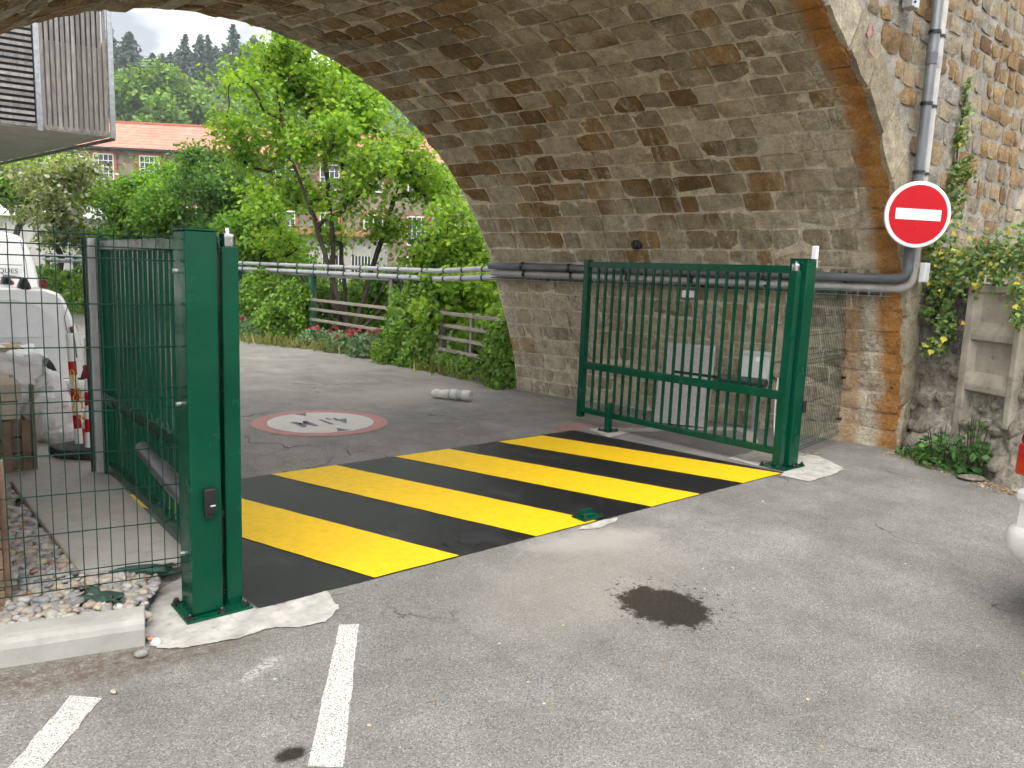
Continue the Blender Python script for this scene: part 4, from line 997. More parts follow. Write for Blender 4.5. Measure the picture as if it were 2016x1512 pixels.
drape('film_front', M['film'], wpal, f1, 30, 18, 1, 0.02)
def f2(u, v): return (0.2 + 0.9 * u, 7.48 + 0.8 * v, ZY + 0.765 - 0.08 * u), (0, 0, 1)
drape('film_top', M['film'], wpal, f2, 24, 18, 2, 0.03)
def f3(u, v): return (1.03 + 0.06 * math.sin(v * 5), 7.45 + 0.75 * u, ZY + 0.70 - 0.66 * v), (1, 0, 0)
drape('film_side', M['film'], wpal, f3, 18, 18, 3, 0.035)
def bag(name, label, c, r, seed, sq):
    rg_ = random.Random(seed); bm = bmesh.new(); bmesh.ops.create_icosphere(bm, subdivisions=4, radius=1.0)
    ws = [(Vector((rg_.gauss(0, 1), rg_.gauss(0, 1), rg_.gauss(0, 1))) * 5, rg_.uniform(0, 6)) for _ in range(7)]
    for v in bm.verts:
        d = v.co.normalized(); f_ = 1 + sum(abs(math.sin(d.dot(a) + p)) for a, p in ws) * 0.06 - 0.2
        z = d.z * sq[2] * f_
        v.co = Vector((d.x * sq[0] * f_ * r, d.y * sq[1] * f_ * r, max(z, -0.45 * sq[2]) * r + 0.45 * sq[2] * r)) + Vector(c)
    me = bpy.data.meshes.new(name); bm.to_mesh(me); bm.free(); me.materials.append(M['film']); me.shade_smooth()
    ob = bpy.data.objects.new(name, me); link(ob); return tag(ob, label, 'plastic bag', 'heaps of plastic film')
bag('plastic_bag', 'bunched white plastic heap standing at the foot of the wrapped pallet', (1.08, 7.35, ZY), 0.24, 1, (0.8, 0.8, 1.2))
bag('plastic_bag', 'flat crumpled white plastic lying on the slab behind the striped poles', (1.28, 7.20, ZY), 0.24, 2, (1.2, 0.9, 0.45))
bag('plastic_bag', 'twisted white plastic tail hanging at the pallet side', (1.10, 7.52, ZY + 0.22), 0.17, 3, (0.8, 0.7, 1.3))

def striped_pole(label, base, topp, phase):
    t = thing('striped_pole', label, 'pole', base, group='red and white barrier poles')
    A, B = Vector(base), Vector(topp); n = 9
    lens = [0.12] + [0.105] * 5 + [0.19]; tot = sum(lens); h = 0
    for i, l in enumerate(lens):
        p, q = A.lerp(B, h / tot), A.lerp(B, (h + l) / tot)
        MB().tube([p, q], 0.029, 14).build('band', M['white'] if i % 2 == phase else M['red'], t, auto=True); h += l
    MB().lathe([(0.030, 0), (0.030, 0.02), (0.02, 0.03), (0.001, 0.03)], B, (B - A), 14).build('pole_cap', M['white'], t, auto=True)
    return t
hexb = [(0.95, 6.72), (1.0, 6.50), (1.16, 6.36), (1.34, 6.38), (1.40, 6.52), (1.34, 6.72), (1.16, 6.82)]
tag(MB().prism([(x, y, ZY) for x, y in hexb], (0, 0, 0.075)).build('rubber_base', M['rubber'], bevel=0.018), 'black rubber base plate carrying the two striped poles', 'base')
tag(MB().prism([(x + 0.20, y - 0.13, ZY + 0.001) for x, y in ((0.99, 6.50), (1.08, 6.40), (1.30, 6.42), (1.34, 6.6), (1.1, 6.6))], (0, 0, 0.055)).build('rubber_base', M['rubber'], bevel=0.015), 'second flat black rubber base lying by the gate leaf end', 'base')
striped_pole('left striped barrier pole of the pair, leaning towards the van', (1.16, 6.66, ZY + 0.075), (1.15, 6.78, ZY + 0.91), 0)
striped_pole('right striped barrier pole of the pair, by the open gate leaf', (1.20, 6.50, ZY + 0.075), (1.235, 6.56, ZY + 0.90), 0)
cone = thing('traffic_cone', 'orange and white traffic cone behind the striped poles', 'cone', (1.36, 6.95, ZY))
MB().box((1.18, 6.77, ZY), (1.54, 7.13, ZY + 0.03)).build('cone_base', M['orange'], cone, bevel=0.01)
zz = 0.03; r_ = 0.15
for i, hgt in enumerate((0.11, 0.09, 0.09, 0.09, 0.09, 0.12)):
    r2 = r_ - hgt * 0.225; MB().lathe([(r_, 0), (r2, hgt)], (1.36, 6.95, ZY + zz), (0, 0, 1), 20).build('cone_band', M['orange'] if i % 2 == 0 else M['white'], cone, auto=True); zz += hgt; r_ = r2
def chain(name, label, pts, mat):
    t = thing(name, label, 'chain', tuple(pts[0]))
    P_ = rounded(pts, 0.2, 5); dense = []
    for a_, b__ in zip(P_[:-1], P_[1:]):
        k = max(1, int((b__ - a_).length / 0.03))
        dense += [a_.lerp(b__, j / k) for j in range(k)]
    acc = dense[0]; i = 0; links = [dense[0]]
    for p in dense:
        if (p - links[-1]).length > 0.034: links.append(p)
    for i, (a_, b__) in enumerate(zip(links[:-1], links[1:])):
        d = (b__ - a_).normalized(); sd_ = d.cross(Vector((0.3, 1, 0.2))).normalized()
        if i % 2: sd_ = d.cross(sd_).normalized()
        c = (a_ + b__) / 2; ring = [c + d * (0.026 * math.cos(q)) + sd_ * (0.013 * math.sin(q)) for q in np.linspace(0, 2 * PI, 9)]
        MB().tube(ring, 0.0045, 5, False).build('chain_link', mat, t, smooth=True)
    return t
chain('plastic_chain', 'yellow plastic chain looped between the striped poles', [(1.14, 6.72, 0.76), (1.155, 6.66, 0.62), (1.12, 6.6, 0.44), (1.20, 6.55, 0.38), (1.23, 6.5, 0.60), (1.27, 6.53, 0.86)], M['yellowchain'])
chain('plastic_chain', 'second yellow plastic chain hanging loose to the base of the poles', [(1.17, 6.64, 0.62), (1.19, 6.58, 0.42), (1.21, 6.53, 0.28), (1.22, 6.5, 0.22)], M['yellowchain'])

# ------------------------------------------------------------------ vehicles
def vehicle_body(prof, W, belt, top, tumble, mat, parent, name='body'):
    """prof: side outline (x, z) closed; skinned across the width with rounded shoulders."""
    b = MB(); n = len(prof); cxm = sum(p[0] for p in prof) / n; czm = sum(p[1] for p in prof) / n
    ys = [(-W / 2, 0.05), (-W / 2 + 0.025, 0.018), (-W / 2 + 0.07, 0.0), (0, -0.012), (W / 2 - 0.07, 0.0), (W / 2 - 0.025, 0.018), (W / 2, 0.05)]
    for y, inset in ys:
        for x, z in prof:
            d = Vector((cxm - x, 0, czm - z)); d = d.normalized() * inset if d.length else d
            zz_ = z + d.z; yy = y * (1 - tumble * max(0, (zz_ - belt) / (top - belt)))
            b.v.append((x + d.x, yy, zz_))
    for k in range(len(ys) - 1):
        b.f += [(k * n + i, k * n + (i + 1) % n, (k + 1) * n + (i + 1) % n, (k + 1) * n + i) for i in range(n)]
    b.f += [tuple(range(n)), tuple((len(ys) - 1) * n + i for i in range(n - 1, -1, -1))]
    return b.build(name, mat, parent, local=True, auto=True)
def wheel(x, y, r, parent, out):
    t = MB().lathe([(r * 0.62, -0.09), (r * 0.95, -0.09), (r, -0.06), (r, 0.06), (r * 0.95, 0.09), (r * 0.62, 0.09)], (x, y, r), (0, 1, 0), 26).build('tyre', M['rubber'], parent, local=True, auto=True)
    MB().lathe([(r * 0.63, -0.05), (r * 0.63, 0.085), (r * 0.5, 0.075), (r * 0.2, 0.09), (0.001, 0.09)], (x, y, r), (0, out, 0), 20).build('rim', M['zinc'], t, local=True, auto=True)
def arch_dark(x, y, r, parent): MB().lathe([(r, -0.012), (r, 0.012), (0.001, 0.012)], (x, y, r * 0.88), (0, 1, 0), 26).build('wheel_arch', M['black'], parent, local=True)

# small white van: local x forward, y left, rear at x=0
HV = math.atan2(0.70, -0.714)
van = thing('small_van', 'small white panel van with roof bars parked behind the fence', 'van', (1.70, 9.98, 0.105), PI + 0.03); van.scale = (1.0, 1.0, 0.9)
pv = [(0.03, 0.24), (0.0, 0.34), (0.015, 0.55), (0.06, 0.85), (0.16, 1.20), (0.20, 1.26), (0.30, 1.305), (0.6, 1.325), (1.5, 1.335), (2.1, 1.30), (2.3, 1.24), (2.78, 0.88), (3.30, 0.74), (3.42, 0.62), (3.46, 0.40), (3.42, 0.24)]
vehicle_body(pv, 1.42, 0.7, 1.34, 0.14, M['carwhite'], van)
for y in (0.711, -0.711):
    s = 1 if y > 0 else -1
    arch_dark(0.62, y, 0.335, van); arch_dark(2.85, y, 0.335, van)
    wheel(0.62, y - s * 0.05, 0.275, van, s); wheel(2.85, y - s * 0.05, 0.275, van, s)
def side_patch(pts, y, name, mat, parent, th_=0.006):
    s = 1 if y > 0 else -1
    return MB().prism([(x, (y - s * 0.10 * max(0, (z - 0.7) / 0.64)) if True else y, z) for x, z in pts], (0, s * th_, 0)).build(name, mat, parent, local=True, bevel=0.004)
side_patch([(0.30, 0.76), (0.30, 0.98), (0.42, 1.12), (0.62, 1.19), (1.6, 1.19), (1.6, 0.76)], 0.712, 'side_panel', M['vanpanel_shaded'], van)
side_patch([(0.60, 0.60), (0.80, 0.60), (0.80, 0.70), (0.60, 0.70)], 0.713, 'fuel_flap', M['carwhite'], van)
MB().tube([(0.60, 0.722, 0.60), (0.80, 0.722, 0.60), (0.80, 0.722, 0.70), (0.60, 0.722, 0.70), (0.60, 0.722, 0.60)], 0.003, 4, False).build('flap_gap', M['black'], van, local=True)
MB().tube([(0.14, 0.66, 1.15), (0.19, 0.695, 0.98), (0.16, 0.722, 0.7), (0.13, 0.73, 0.45)], 0.004, 5).build('door_gap', M['black'], van, local=True)
MB().prism([(0.045, 0.60, 0.50), (0.12, 0.722, 0.50), (0.15, 0.715, 0.88), (0.07, 0.58, 0.88)], (-0.022, 0.004, 0)).build('tail_light', M['darkred'], van, local=True, bevel=0.01)
MB().prism([(0.045, -0.60, 0.50), (0.12, -0.722, 0.50), (0.15, -0.715, 0.88), (0.07, -0.58, 0.88)], (-0.022, -0.004, 0)).build('tail_light', M['darkred'], van, local=True, bevel=0.01)
MB().box((-0.06, -0.70, 0.22), (0.10, 0.70, 0.42)).build('rear_bumper', M['black'], van, local=True, bevel=0.04)
side_patch([(2.0, 0.80), (2.0, 1.18), (2.25, 1.17), (2.62, 0.88), (2.66, 0.80)], 0.713, 'door_window', M['glass'], van)
for x in (0.52, 1.7):
    rb = MB().bar((x, -0.62, 1.43), (x, 0.62, 1.43), 0.04, 0.022).build('roof_bar', M['black'], van, local=True)
    for y in (-0.54, 0.54): MB().lathe([(0.07, -0.12), (0.055, -0.05), (0.03, 0.0), (0.001, 0.0)], (x, y, 1.425), (0, 0, 1), 12).build('bar_foot', M['black'], rb, local=True, auto=True)
MB().bar((0.30, 0.54, 1.435), (0.72, 0.54, 1.435), 0.03, 0.014).build('bar_rail', M['black'], van, local=True)

van2 = thing('large_van', 'taller white van with dark roof edge parked beyond the small van', 'van', (2.02, 14.65, 0.105), PI + 0.03)
pv = [(0.03, 0.32), (0.0, 0.45), (0.02, 0.8), (0.13, 1.45), (0.22, 1.72), (0.32, 1.82), (0.55, 1.87), (2.0, 1.90), (3.4, 1.86), (3.7, 1.74), (4.2, 1.15), (4.75, 0.95), (4.92, 0.7), (4.92, 0.32)]
vehicle_body(pv, 1.75, 0.9, 1.9, 0.12, M['carwhite'], van2)
for y in (0.876, -0.876):
    s = 1 if y > 0 else -1
    wheel(0.95, y - s * 0.05, 0.33, van2, s); wheel(4.1, y - s * 0.05, 0.33, van2, s); arch_dark(0.95, y, 0.39, van2); arch_dark(4.1, y, 0.39, van2)
MB().bar((0.45, 0.58, 1.905), (3.2, 0.58, 1.925), 0.05, 0.03).build('roof_rail', M['black'], van2, local=True)
MB().tube([(0.30, 0.868, 1.37), (1.9, 0.868, 1.37)], 0.006, 5).build('rub_strip', M['greymotor'], van2, local=True)
MB().tube([(0.30, 0.81, 1.75), (0.25, 0.862, 1.4), (0.23, 0.886, 0.8)], 0.004, 5).build('door_gap', M['greymotor'], van2, local=True)
tx = text('lettering', 'RIQUES', 0.105, (0.36, 0.862, 1.275), (RAD(90), 0, PI), M['greymotor'], van2, 1.0, 0.001, True, 'RIGHT')
tx = text('lettering_red', 'e', 0.26, (0.41, 0.874, 1.10), (RAD(90), 0, PI), M['red'], van2, 1.0, 0.001, True, 'RIGHT')
MB().box((-0.05, -0.86, 0.3), (0.12, 0.86, 0.5)).build('rear_bumper', M['black'], van2, local=True, bevel=0.04)
for s in (-1, 1): MB().box((-0.01, s * 0.80 - 0.06, 0.75), (0.09, s * 0.80 + 0.06, 1.15)).build('tail_light', M['darkred'], van2, local=True, bevel=0.015)

# pale car cut by the right edge; local x forward, rear at x=0
car = thing('parked_car', 'pale silver car rear corner cut off by the right edge of the picture', 'car', (5.068, 0.795, 0.0), math.atan2(-0.84, -0.54))
pv = [(0.05, 0.30), (0.02, 0.42), (0.03, 0.62), (0.03, 0.75), (0.06, 1.02), (0.26, 1.30), (0.42, 1.38), (0.9, 1.42), (1.6, 1.42), (2.1, 1.34), (2.75, 0.95), (3.5, 0.84), (3.75, 0.7), (3.8, 0.45), (3.75, 0.30)]
vehicle_body(pv, 1.60, 0.85, 1.42, 0.22, M['carsilver'], car)
for y in (0.801, -0.801):
    s = 1 if y > 0 else -1
    wheel(0.75, y - s * 0.05, 0.29, car, s); wheel(3.05, y - s * 0.05, 0.29, car, s); arch_dark(0.75, y, 0.34, car); arch_dark(3.05, y, 0.34, car)
for s in (-1, 1):
    lt = MB().prism([(0.02, s * 0.62, 0.745), (0.0, s * 0.78, 0.745), (0.04, s * 0.825, 0.745), (0.22, s * 0.825, 0.745), (0.24, s * 0.70, 0.745)], (0.006, 0, 0.165)).build('tail_light', M['redlight'], car, local=True, bevel=0.015)
    MB().prism([(0.026, s * 0.62, 0.9105), (0.006, s * 0.775, 0.9105), (0.046, s * 0.82, 0.9105), (0.226, s * 0.82, 0.9105), (0.246, s * 0.70, 0.9105)], (0.012, -s * 0.01, 0.10)).build('upper_lens', M['darkred'], lt, local=True, bevel=0.012)
cor = [(0.10 - 0.17 * math.cos(a), 0.655 + 0.17 * math.sin(a)) for a in np.linspace(0, PI / 2, 9)]
outl = [(x, -y) for x, y in cor[::-1]][::-1]
outl = [(0.45, -0.825)] + [(x, -y) for x, y in cor][::-1] + cor + [(0.45, 0.825)]
b = MB(); zs_ = [(0.31, 0.045), (0.335, 0.015), (0.38, 0.0), (0.43, 0.0), (0.465, 0.012), (0.49, 0.04), (0.50, 0.09)]
for z, ins in zs_:
    b.v += [(x + ins * (1 if x < 0.4 else 0), y * (1 - ins * 0.8), z) for x, y in outl]
k_ = len(outl); b.f += [(i * k_ + j, i * k_ + j + 1, (i + 1) * k_ + j + 1, (i + 1) * k_ + j) for i in range(len(zs_) - 1) for j in range(k_ - 1)]
b.build('rear_bumper', M['carsilver'], car, local=True, smooth=True)
for s in (-1, 1):
    rf = MB().box((0.05, s * 0.75 - 0.065, 0.61), (0.18, s * 0.75 + 0.068, 0.68)).build('lamp_trim', M['carsilver'], car, local=True, bevel=0.02)
    MB().box((0.046, s * 0.76 - 0.035, 0.628), (0.14, s * 0.76 + 0.0605, 0.662)).build('trim_inset', M['black'], rf, local=True, bevel=0.005)
side_patch([(0.75, 0.95), (0.95, 1.27), (1.9, 1.27), (2.45, 0.95)], -0.79, 'side_window', M['glass'], car)
side_patch([(0.75, 0.95), (0.95, 1.27), (1.9, 1.27), (2.45, 0.95)], 0.79, 'side_window', M['glass'], car)

# ------------------------------------------------------------------ fence line beyond the arch
FP = [(6.95, 8.32), (7.15, 10.38), (7.27, 12.1), (7.2, 15.3), (6.6, 17.9), (5.75, 22.0), (4.75, 26.6), (4.45, 29.5)]
LAB = {2: 'green fence post with pale edge between the vine and the open railing', 3: 'green fence post at the left end of the open railing', 4: 'green fence post half swallowed by the vine hedge near the left gate', 5: 'farther green fence post seen past the white van', 6: 'distant green fence post above the van roof', 7: 'farthest green fence post along the pipes'}
for i, lb in LAB.items():
    x, y = FP[i]
    t = thing('fence_post', lb, 'fence post', (x, y, 0), group='green posts of the pipe fence')
    MB().box((x - 0.05, y - 0.012, 0), (x + 0.05, y + 0.0, 1.66)).build('web', M['green_old'], t)
    MB().box((x - 0.062, y - 0.06, 0), (x - 0.0505, y + 0.05, 1.66)).build('flange', M['rail'] if i == 2 else M['green_old'], t)
    MB().box((x + 0.0505, y - 0.06, 0), (x + 0.062, y + 0.05, 1.66)).build('flange', M['green_old'], t)
def fence_pipe(label, z, r, off, mat, z0):
    t = thing('fence_pipe', label, 'pipe', (7.0, 9, z))
    P_ = [(FP[0][0] - 0.45, 7.95, z0), (FP[0][0] - 0.30, 8.35, z0 - 0.005)] + [(x - off, y, z) for x, y in FP[1:]]
    MB().tube(P_, r, 12).build('pipe_run', mat, t, smooth=True)
    for (a, c) in zip(P_[:-1], P_[1:]):
        a, c = Vector(a), Vector(c); k = max(1, int((c - a).length / 0.62))
        for j in range(k):
            p = a.lerp(c, (j + 0.5) / k); d = (c - a).normalized() * 0.018
            MB().tube([p - d, p + d], r * 1.22, 12).build('pipe_clamp', M['black'], t)
fence_pipe('upper pale grey pipe carried on the fence posts past the tree', 1.63, 0.040, 0.10, M['pipe_fence'], 1.705)
fence_pipe('lower pale grey pipe carried on the fence posts past the tree', 1.50, 0.046, 0.10, M['pipe_fence'], 1.585)
t = thing('fence_tray', 'flat dark cable tray running behind the fence pipes', 'cable tray', (7, 9, 1.42))
MB().tube([(x + 0.04, y, 1.44) for x, y in FP[1:]], 0.03, 6).build('tray_run', M['zinc'], t)

def railing(label, A, B, zs, posts, gate=False):
    t = thing('railing', label, 'railing', A, group='wooden railings along the verge')
    A = Vector(A); B = Vector(B)
    for z in zs: MB().bar(A + Vector((0, 0, z)), B + Vector((0, 0, z)), 0.05, 0.055).build('rail', M['rail'], t, bevel=0.006)
    for q, wd in posts:
        p = A.lerp(B, q); d = (B - A).normalized() * 0.0; n_ = Vector((0.07, 0, 0))
        MB().box((p.x + 0.03, p.y - wd / 2, 0), (p.x + 0.03 + wd, p.y + wd / 2, max(zs) + 0.05)).build('upright', M['rail'], t, bevel=0.006)
    return t
railing('open five rail railing between two green fence posts under the tree', (7.13, 15.25, 0), (7.2, 12.15, 0), (0.92, 0.72, 0.50, 0.29, 0.08), [])
railing('weathered railing with square posts next to the arch pier', (7.12, 10.38, 0), (6.98, 8.35, 0), (0.96, 0.76, 0.56, 0.36, 0.17, 0.03), [(0.0, 0.10), (0.45, 0.06)])

# ------------------------------------------------------------------ leaves
def tm(pts): 
    return np.array(pts, float)
T_LEAF = tm([(0, 0, 0), (0.30, 0.28, 0.05), (0.34, 0.6, 0.04), (0, 1.0, -0.08), (-0.34, 0.6, 0.04), (-0.30, 0.28, 0.05)]); F_LEAF = [(0, 1, 2, 3), (0, 3, 4, 5)]
_m = [(0, 0.0), (0.22, -0.05), (0.48, 0.12), (0.26, 0.26), (0.62, 0.50), (0.26, 0.55), (0, 1.0), (-0.26, 0.55), (-0.62, 0.50), (-0.26, 0.26), (-0.48, 0.12), (-0.22, -0.05)]
T_MAPLE = tm([(x, y, -0.25 * abs(x) - 0.12 * y * y) for x, y in _m]); F_MAPLE = [(0, 1, 2, 3), (0, 3, 4, 5), (0, 5, 6), (0, 6, 7), (0, 7, 8, 9), (0, 9, 10, 11)]
T_IVY = tm([(0, 0, 0), (0.42, 0.05, -0.04), (0.46, 0.42, -0.05), (0.22, 0.55, 0), (0, 1.0, -0.1), (-0.22, 0.55, 0), (-0.46, 0.42, -0.05), (-0.42, 0.05, -0.04)]); F_IVY = [(0, 1, 2, 3), (0, 3, 4, 5), (0, 5, 6, 7)]
T_BLADE = tm([(-0.05, 0, 0), (0.05, 0, 0), (0.035, 0.55, 0.03), (0.0, 1.0, 0.18), (-0.035, 0.55, 0.03)]); F_BLADE = [(0, 1, 2, 4), (4, 2, 3)]
T_CLUMP = tm([(0, 0, 0), (0.5, 0.2, 0.1), (0.55, 0.7, -0.05), (0.1, 1.0, 0.0), (-0.5, 0.75, 0.08), (-0.55, 0.25, -0.06)]); F_CLUMP = [(0, 1, 2), (0, 2, 3), (0, 3, 4), (0, 4, 5)]
def leafcloud(name, P_, size, mat, tmpl, parent=None, seed=0, droop=0.5, out=None, upw=0.6, local=False):
    """one mesh of leaves; droop tips the blades down, out: preferred facing direction."""
    T, F = tmpl; rg_ = np.random.default_rng(seed); n = len(P_)
    nrm = rg_.normal(0, 0.55, (n, 3)); nrm[:, 2] += upw
    if out is not None: nrm += np.asarray(out)
    nrm /= np.linalg.norm(nrm, axis=1)[:, None] + 1e-9
    tip = rg_.normal(0, 1, (n, 3)); tip[:, 2] -= droop
    tip -= (tip * nrm).sum(1)[:, None] * nrm; tip /= np.linalg.norm(tip, axis=1)[:, None] + 1e-9
    sd_ = np.cross(tip, nrm)
    s = np.asarray(size)
    if s.ndim == 0: s = s * rg_.uniform(0.65, 1.3, n)
    V = P_[:, None] + s[:, None, None] * (T[None, :, 0, None] * sd_[:, None] + T[None, :, 1, None] * tip[:, None] + T[None, :, 2, None] * nrm[:, None])
    return np_mesh(name, V.reshape(-1, 3), F, len(T), n, mat, parent, rnd=rg_.uniform(0, 1, n), local=local)
LEAF = (T_LEAF, F_LEAF); MAPLE = (T_MAPLE, F_MAPLE); IVY = (T_IVY, F_IVY); BLADE = (T_BLADE, F_BLADE); CLUMP = (T_CLUMP, F_CLUMP)

FW = np.array([0.6445, 0.7646]); RT_ = np.array([0.7646, -0.6445])     # plan axes along and across the roadway view
def W2(D, Lt, z=0.0): return np.array([FW[0] * D + RT_[0] * Lt, FW[1] * D + RT_[1] * Lt, z])

def tree(name, label, base, lobes, ncl, per, lsize, lmat, tmpl, seed, cr=0.35, r0=0.010, bark='bark', stems=None, group=None, flowers=None, cat='tree', droop=0.5, core=0.25, local=False, pw=0.47):
    """lobes: (x,y,z,rx,ry,rz); branches grow greedily from the stems to clusters spread through the lobes."""
    rg_ = np.random.default_rng(seed); base = np.array(base, float)
    lob = np.array(lobes, float); vol = lob[:, 3] * lob[:, 4] * lob[:, 5]; pick = rg_.choice(len(lob), ncl, p=vol / vol.sum())
    u = rg_.normal(0, 1, (ncl, 3)); u /= np.linalg.norm(u, axis=1)[:, None]; rr = rg_.uniform(core, 1, ncl) ** 0.5
    C_ = lob[pick, :3] + u * rr[:, None] * lob[pick, 3:]
    nodes = [base]; par = [-1]
    for st_ in (stems or [[]]):
        last = 0
        for p in st_:
            p = np.array(p, float); k = 4; a0 = nodes[last]
            for j in range(1, k + 1):
                q = a0 + (p - a0) * j / k + rg_.normal(0, 0.008, 3) * np.linalg.norm(p - a0)
                nodes.append(q); par.append(last); last = len(nodes) - 1
    order = np.argsort(np.linalg.norm(C_ - base, axis=1)); tips = []
    for c in C_[order]:
        A = np.array(nodes); dv = c - A; ds = np.linalg.norm(dv, axis=1)
        cost = ds + 0.9 * np.maximum(0, -dv[:, 2]) + 0.6 * np.maximum(0, 0.35 * ds - dv[:, 2])
        if len(nodes) > 8: cost[0] += 2.0
        i = int(np.argmin(cost)); a0 = A[i]; L_ = ds[i]; k = max(2, min(6, int(L_ / (cr * 0.8)) + 1)); last = i
        pd = (a0 - A[par[i]]) if par[i] >= 0 else np.array([0, 0, 1.0]); pd = pd / (np.linalg.norm(pd) + 1e-9)
        mid = a0 + (c - a0) * 0.45 + pd * L_ * 0.13 + np.array([0, 0, 0.05 * L_])
        for j in range(1, k + 1):
            q_ = j / k; q = (1 - q_) ** 2 * a0 + 2 * q_ * (1 - q_) * mid + q_ * q_ * c + rg_.normal(0, 0.025, 3) * L_ * (j < k)
            nodes.append(q); par.append(last); last = len(nodes) - 1
        tips.append(last)
    N_ = len(nodes); wgt = np.zeros(N_)
    for t_ in tips: wgt[t_] += 1
    for i in range(N_ - 1, 0, -1): wgt[par[i]] += wgt[i] if par[i] >= 0 else 0
    rad = r0 * np.maximum(wgt, 0.3) ** pw
    t = thing(name, label, cat, tuple(base), group=group)
    b = MB(); V, Fc = b.v, b.f; n5 = 6
    for i in range(1, N_):
        a, c = Vector(nodes[par[i]]), Vector(nodes[i])
        if (c - a).length < 1e-4: continue
        ra = min(rad[par[i]], rad[i] * 1.35); b.tube([a, c + (c - a).normalized() * rad[i] * 0.3], [ra, rad[i]], n5 if rad[i] > r0 * 2.2 else 4, False)
    me = bpy.data.meshes.new('trunk'); me.from_pydata(V, [], Fc); me.materials.append(M[bark]); me.shade_smooth()
    tk = bpy.data.objects.new('trunk', me); link(tk, t, local)
    if per:
        A = np.array(nodes); tp = A[tips]; pp = A[np.array(par)[tips]]
        q = rg_.uniform(-0.2, 1.25, (len(tips), per, 1))
        P_ = pp[:, None] + (tp - pp)[:, None] * q + rg_.normal(0, 1, (len(tips), per, 3)) * cr * np.array([0.62, 0.62, 0.42])
        P_ = P_.reshape(-1, 3)
        leafcloud('crown', P_, lsize, lmat, tmpl, t, seed + 1, droop, out=(P_ - base - np.array([0, 0, (C_[:, 2].mean() - base[2])])) * (0.25 / max(1e-3, np.ptp(C_[:, 0]))), local=local)
        if flowers:
            k = rg_.choice(len(P_), int(len(P_) * flowers[0])); leafcloud('blossom', P_[k] + rg_.normal(0, 0.05, (len(k), 3)), flowers[1], M[flowers[2]], CLUMP, t, seed + 2, 1.5, local=local)
    return t

def lobes_px(D, items, zdepth=0.8):
    """crown lobes from bearing/elevation of the real tree at distance D: (bearing px, elevation px, radius px[, extra distance])."""
    out = []
    for it in items:
        px, py, r = it[:3]; dd = it[3] if len(it) > 3 else 0.0; d_ = D + dd
        c = np.array([(px - 1008) / 1490 * d_, (py - 756) / 1490 * d_, d_]); Rm = np.array(RM); wv = Rm @ c + np.array([0, 0, 1.65]); R_ = r / 1490 * d_
        out.append((wv[0], wv[1], wv[2], R_, R_, R_ * zdepth))
    return out

# the big maple behind the railing
MD = 17.2
lm = lobes_px(MD, [(560, 120, 70), (500, 180, 55, -0.8), (470, 150, 30, 0.5), (455, 255, 40), (620, 180, 75, 0.8), (700, 205, 75), (720, 130, 60, 1.2), (640, 265, 70, -1.0), (545, 285, 60, 1.0), (800, 310, 65), (745, 330, 60, -1.2), (850, 360, 60, 0.8), (895, 430, 60, -0.5), (935, 500, 48), (590, 380, 55, 0.6), (510, 395, 42, -0.6), (850, 480, 60, 0.4), (480, 325, 36, 0.6), (935, 570, 36, -1), (760, 440, 48, 0.5), (560, 470, 40, 0.5), (690, 390, 50, -0.8), (640, 460, 40, 0.8), (800, 540, 34, -0.4), (500, 460, 30, 0.3)])
mb_ = W2(MD, -3.72, 0.0)
def mp_(px, py, dd=0.0):
    q = lobes_px(MD, [(px, py, 1, dd)])[0]; return q[:3]
tree('maple_tree', 'large many stemmed maple with bright green leaves behind the railing', mb_, lm, 430, 60, 0.100, M['maple'], MAPLE, 11, cr=0.36, r0=0.0090,
     stems=[[mp_(655, 600), mp_(655, 500), mp_(648, 400), mp_(640, 310), mp_(632, 230)], [mp_(690, 600, 0.2), mp_(693, 500, 0.3), mp_(700, 400, 0.4), mp_(712, 300, 0.5)], [mp_(668, 600, -0.2), mp_(640, 500, -0.3), mp_(606, 400, -0.4), mp_(572, 310, -0.4), mp_(552, 220, -0.3)], [mp_(712, 600, 0.3), mp_(738, 510, 0.5), mp_(764, 430, 0.6), mp_(790, 350, 0.7)], [mp_(728, 610, -0.3), mp_(772, 540, -0.5), mp_(820, 470, -0.6), mp_(862, 410, -0.6)], [mp_(740, 620, 0.4), mp_(800, 560, 0.6), mp_(860, 510, 0.7)], [mp_(640, 610, 0.5), mp_(590, 540, 0.8), mp_(535, 470, 0.8)], [mp_(678, 600, 0.5), mp_(672, 480, 0.8), mp_(668, 360, 0.9), mp_(680, 250, 0.9)]], pw=0.42, droop=0.9, core=0.1)
tree('ash_tree', 'bright green bushy tree just left of the gate post in front of the factory', W2(27, -13.2, 0), lobes_px(27, [(255, 400, 60), (300, 360, 55, 1), (330, 410, 65, -1), (240, 455, 45), (310, 470, 60), (360, 350, 40, 1), (210, 380, 28)]), 130, 130, 0.13, M['ash'], LEAF, 12, cr=0.42, r0=0.012, droop=0.7)
tree('slender_tree', 'slender darker tree with fine foliage reaching the factory roof', W2(25, -10.2, 0), lobes_px(25, [(375, 290, 28), (400, 320, 45), (380, 370, 45, 1), (430, 380, 50), (470, 360, 45, -1), (450, 440, 55), (410, 460, 45), (495, 430, 35), (355, 440, 40, 1)]), 150, 75, 0.125, M['darkleaf'], LEAF, 13, cr=0.38, r0=0.010, droop=0.6)
tree('robinia_tree', 'robinia with hanging cream blossom in front of the pale shed', W2(27, -15.9, 0), lobes_px(27, [(115, 340, 50), (60, 350, 40, 1), (150, 385, 42), (95, 405, 36, -1), (150, 455, 34), (170, 330, 30), (110, 460, 32), (60, 420, 22)]), 120, 60, 0.125, M['robinia'], LEAF, 14, cr=0.40, r0=0.011, flowers=(0.2, 0.15, 'whiteflower'), droop=1.2)
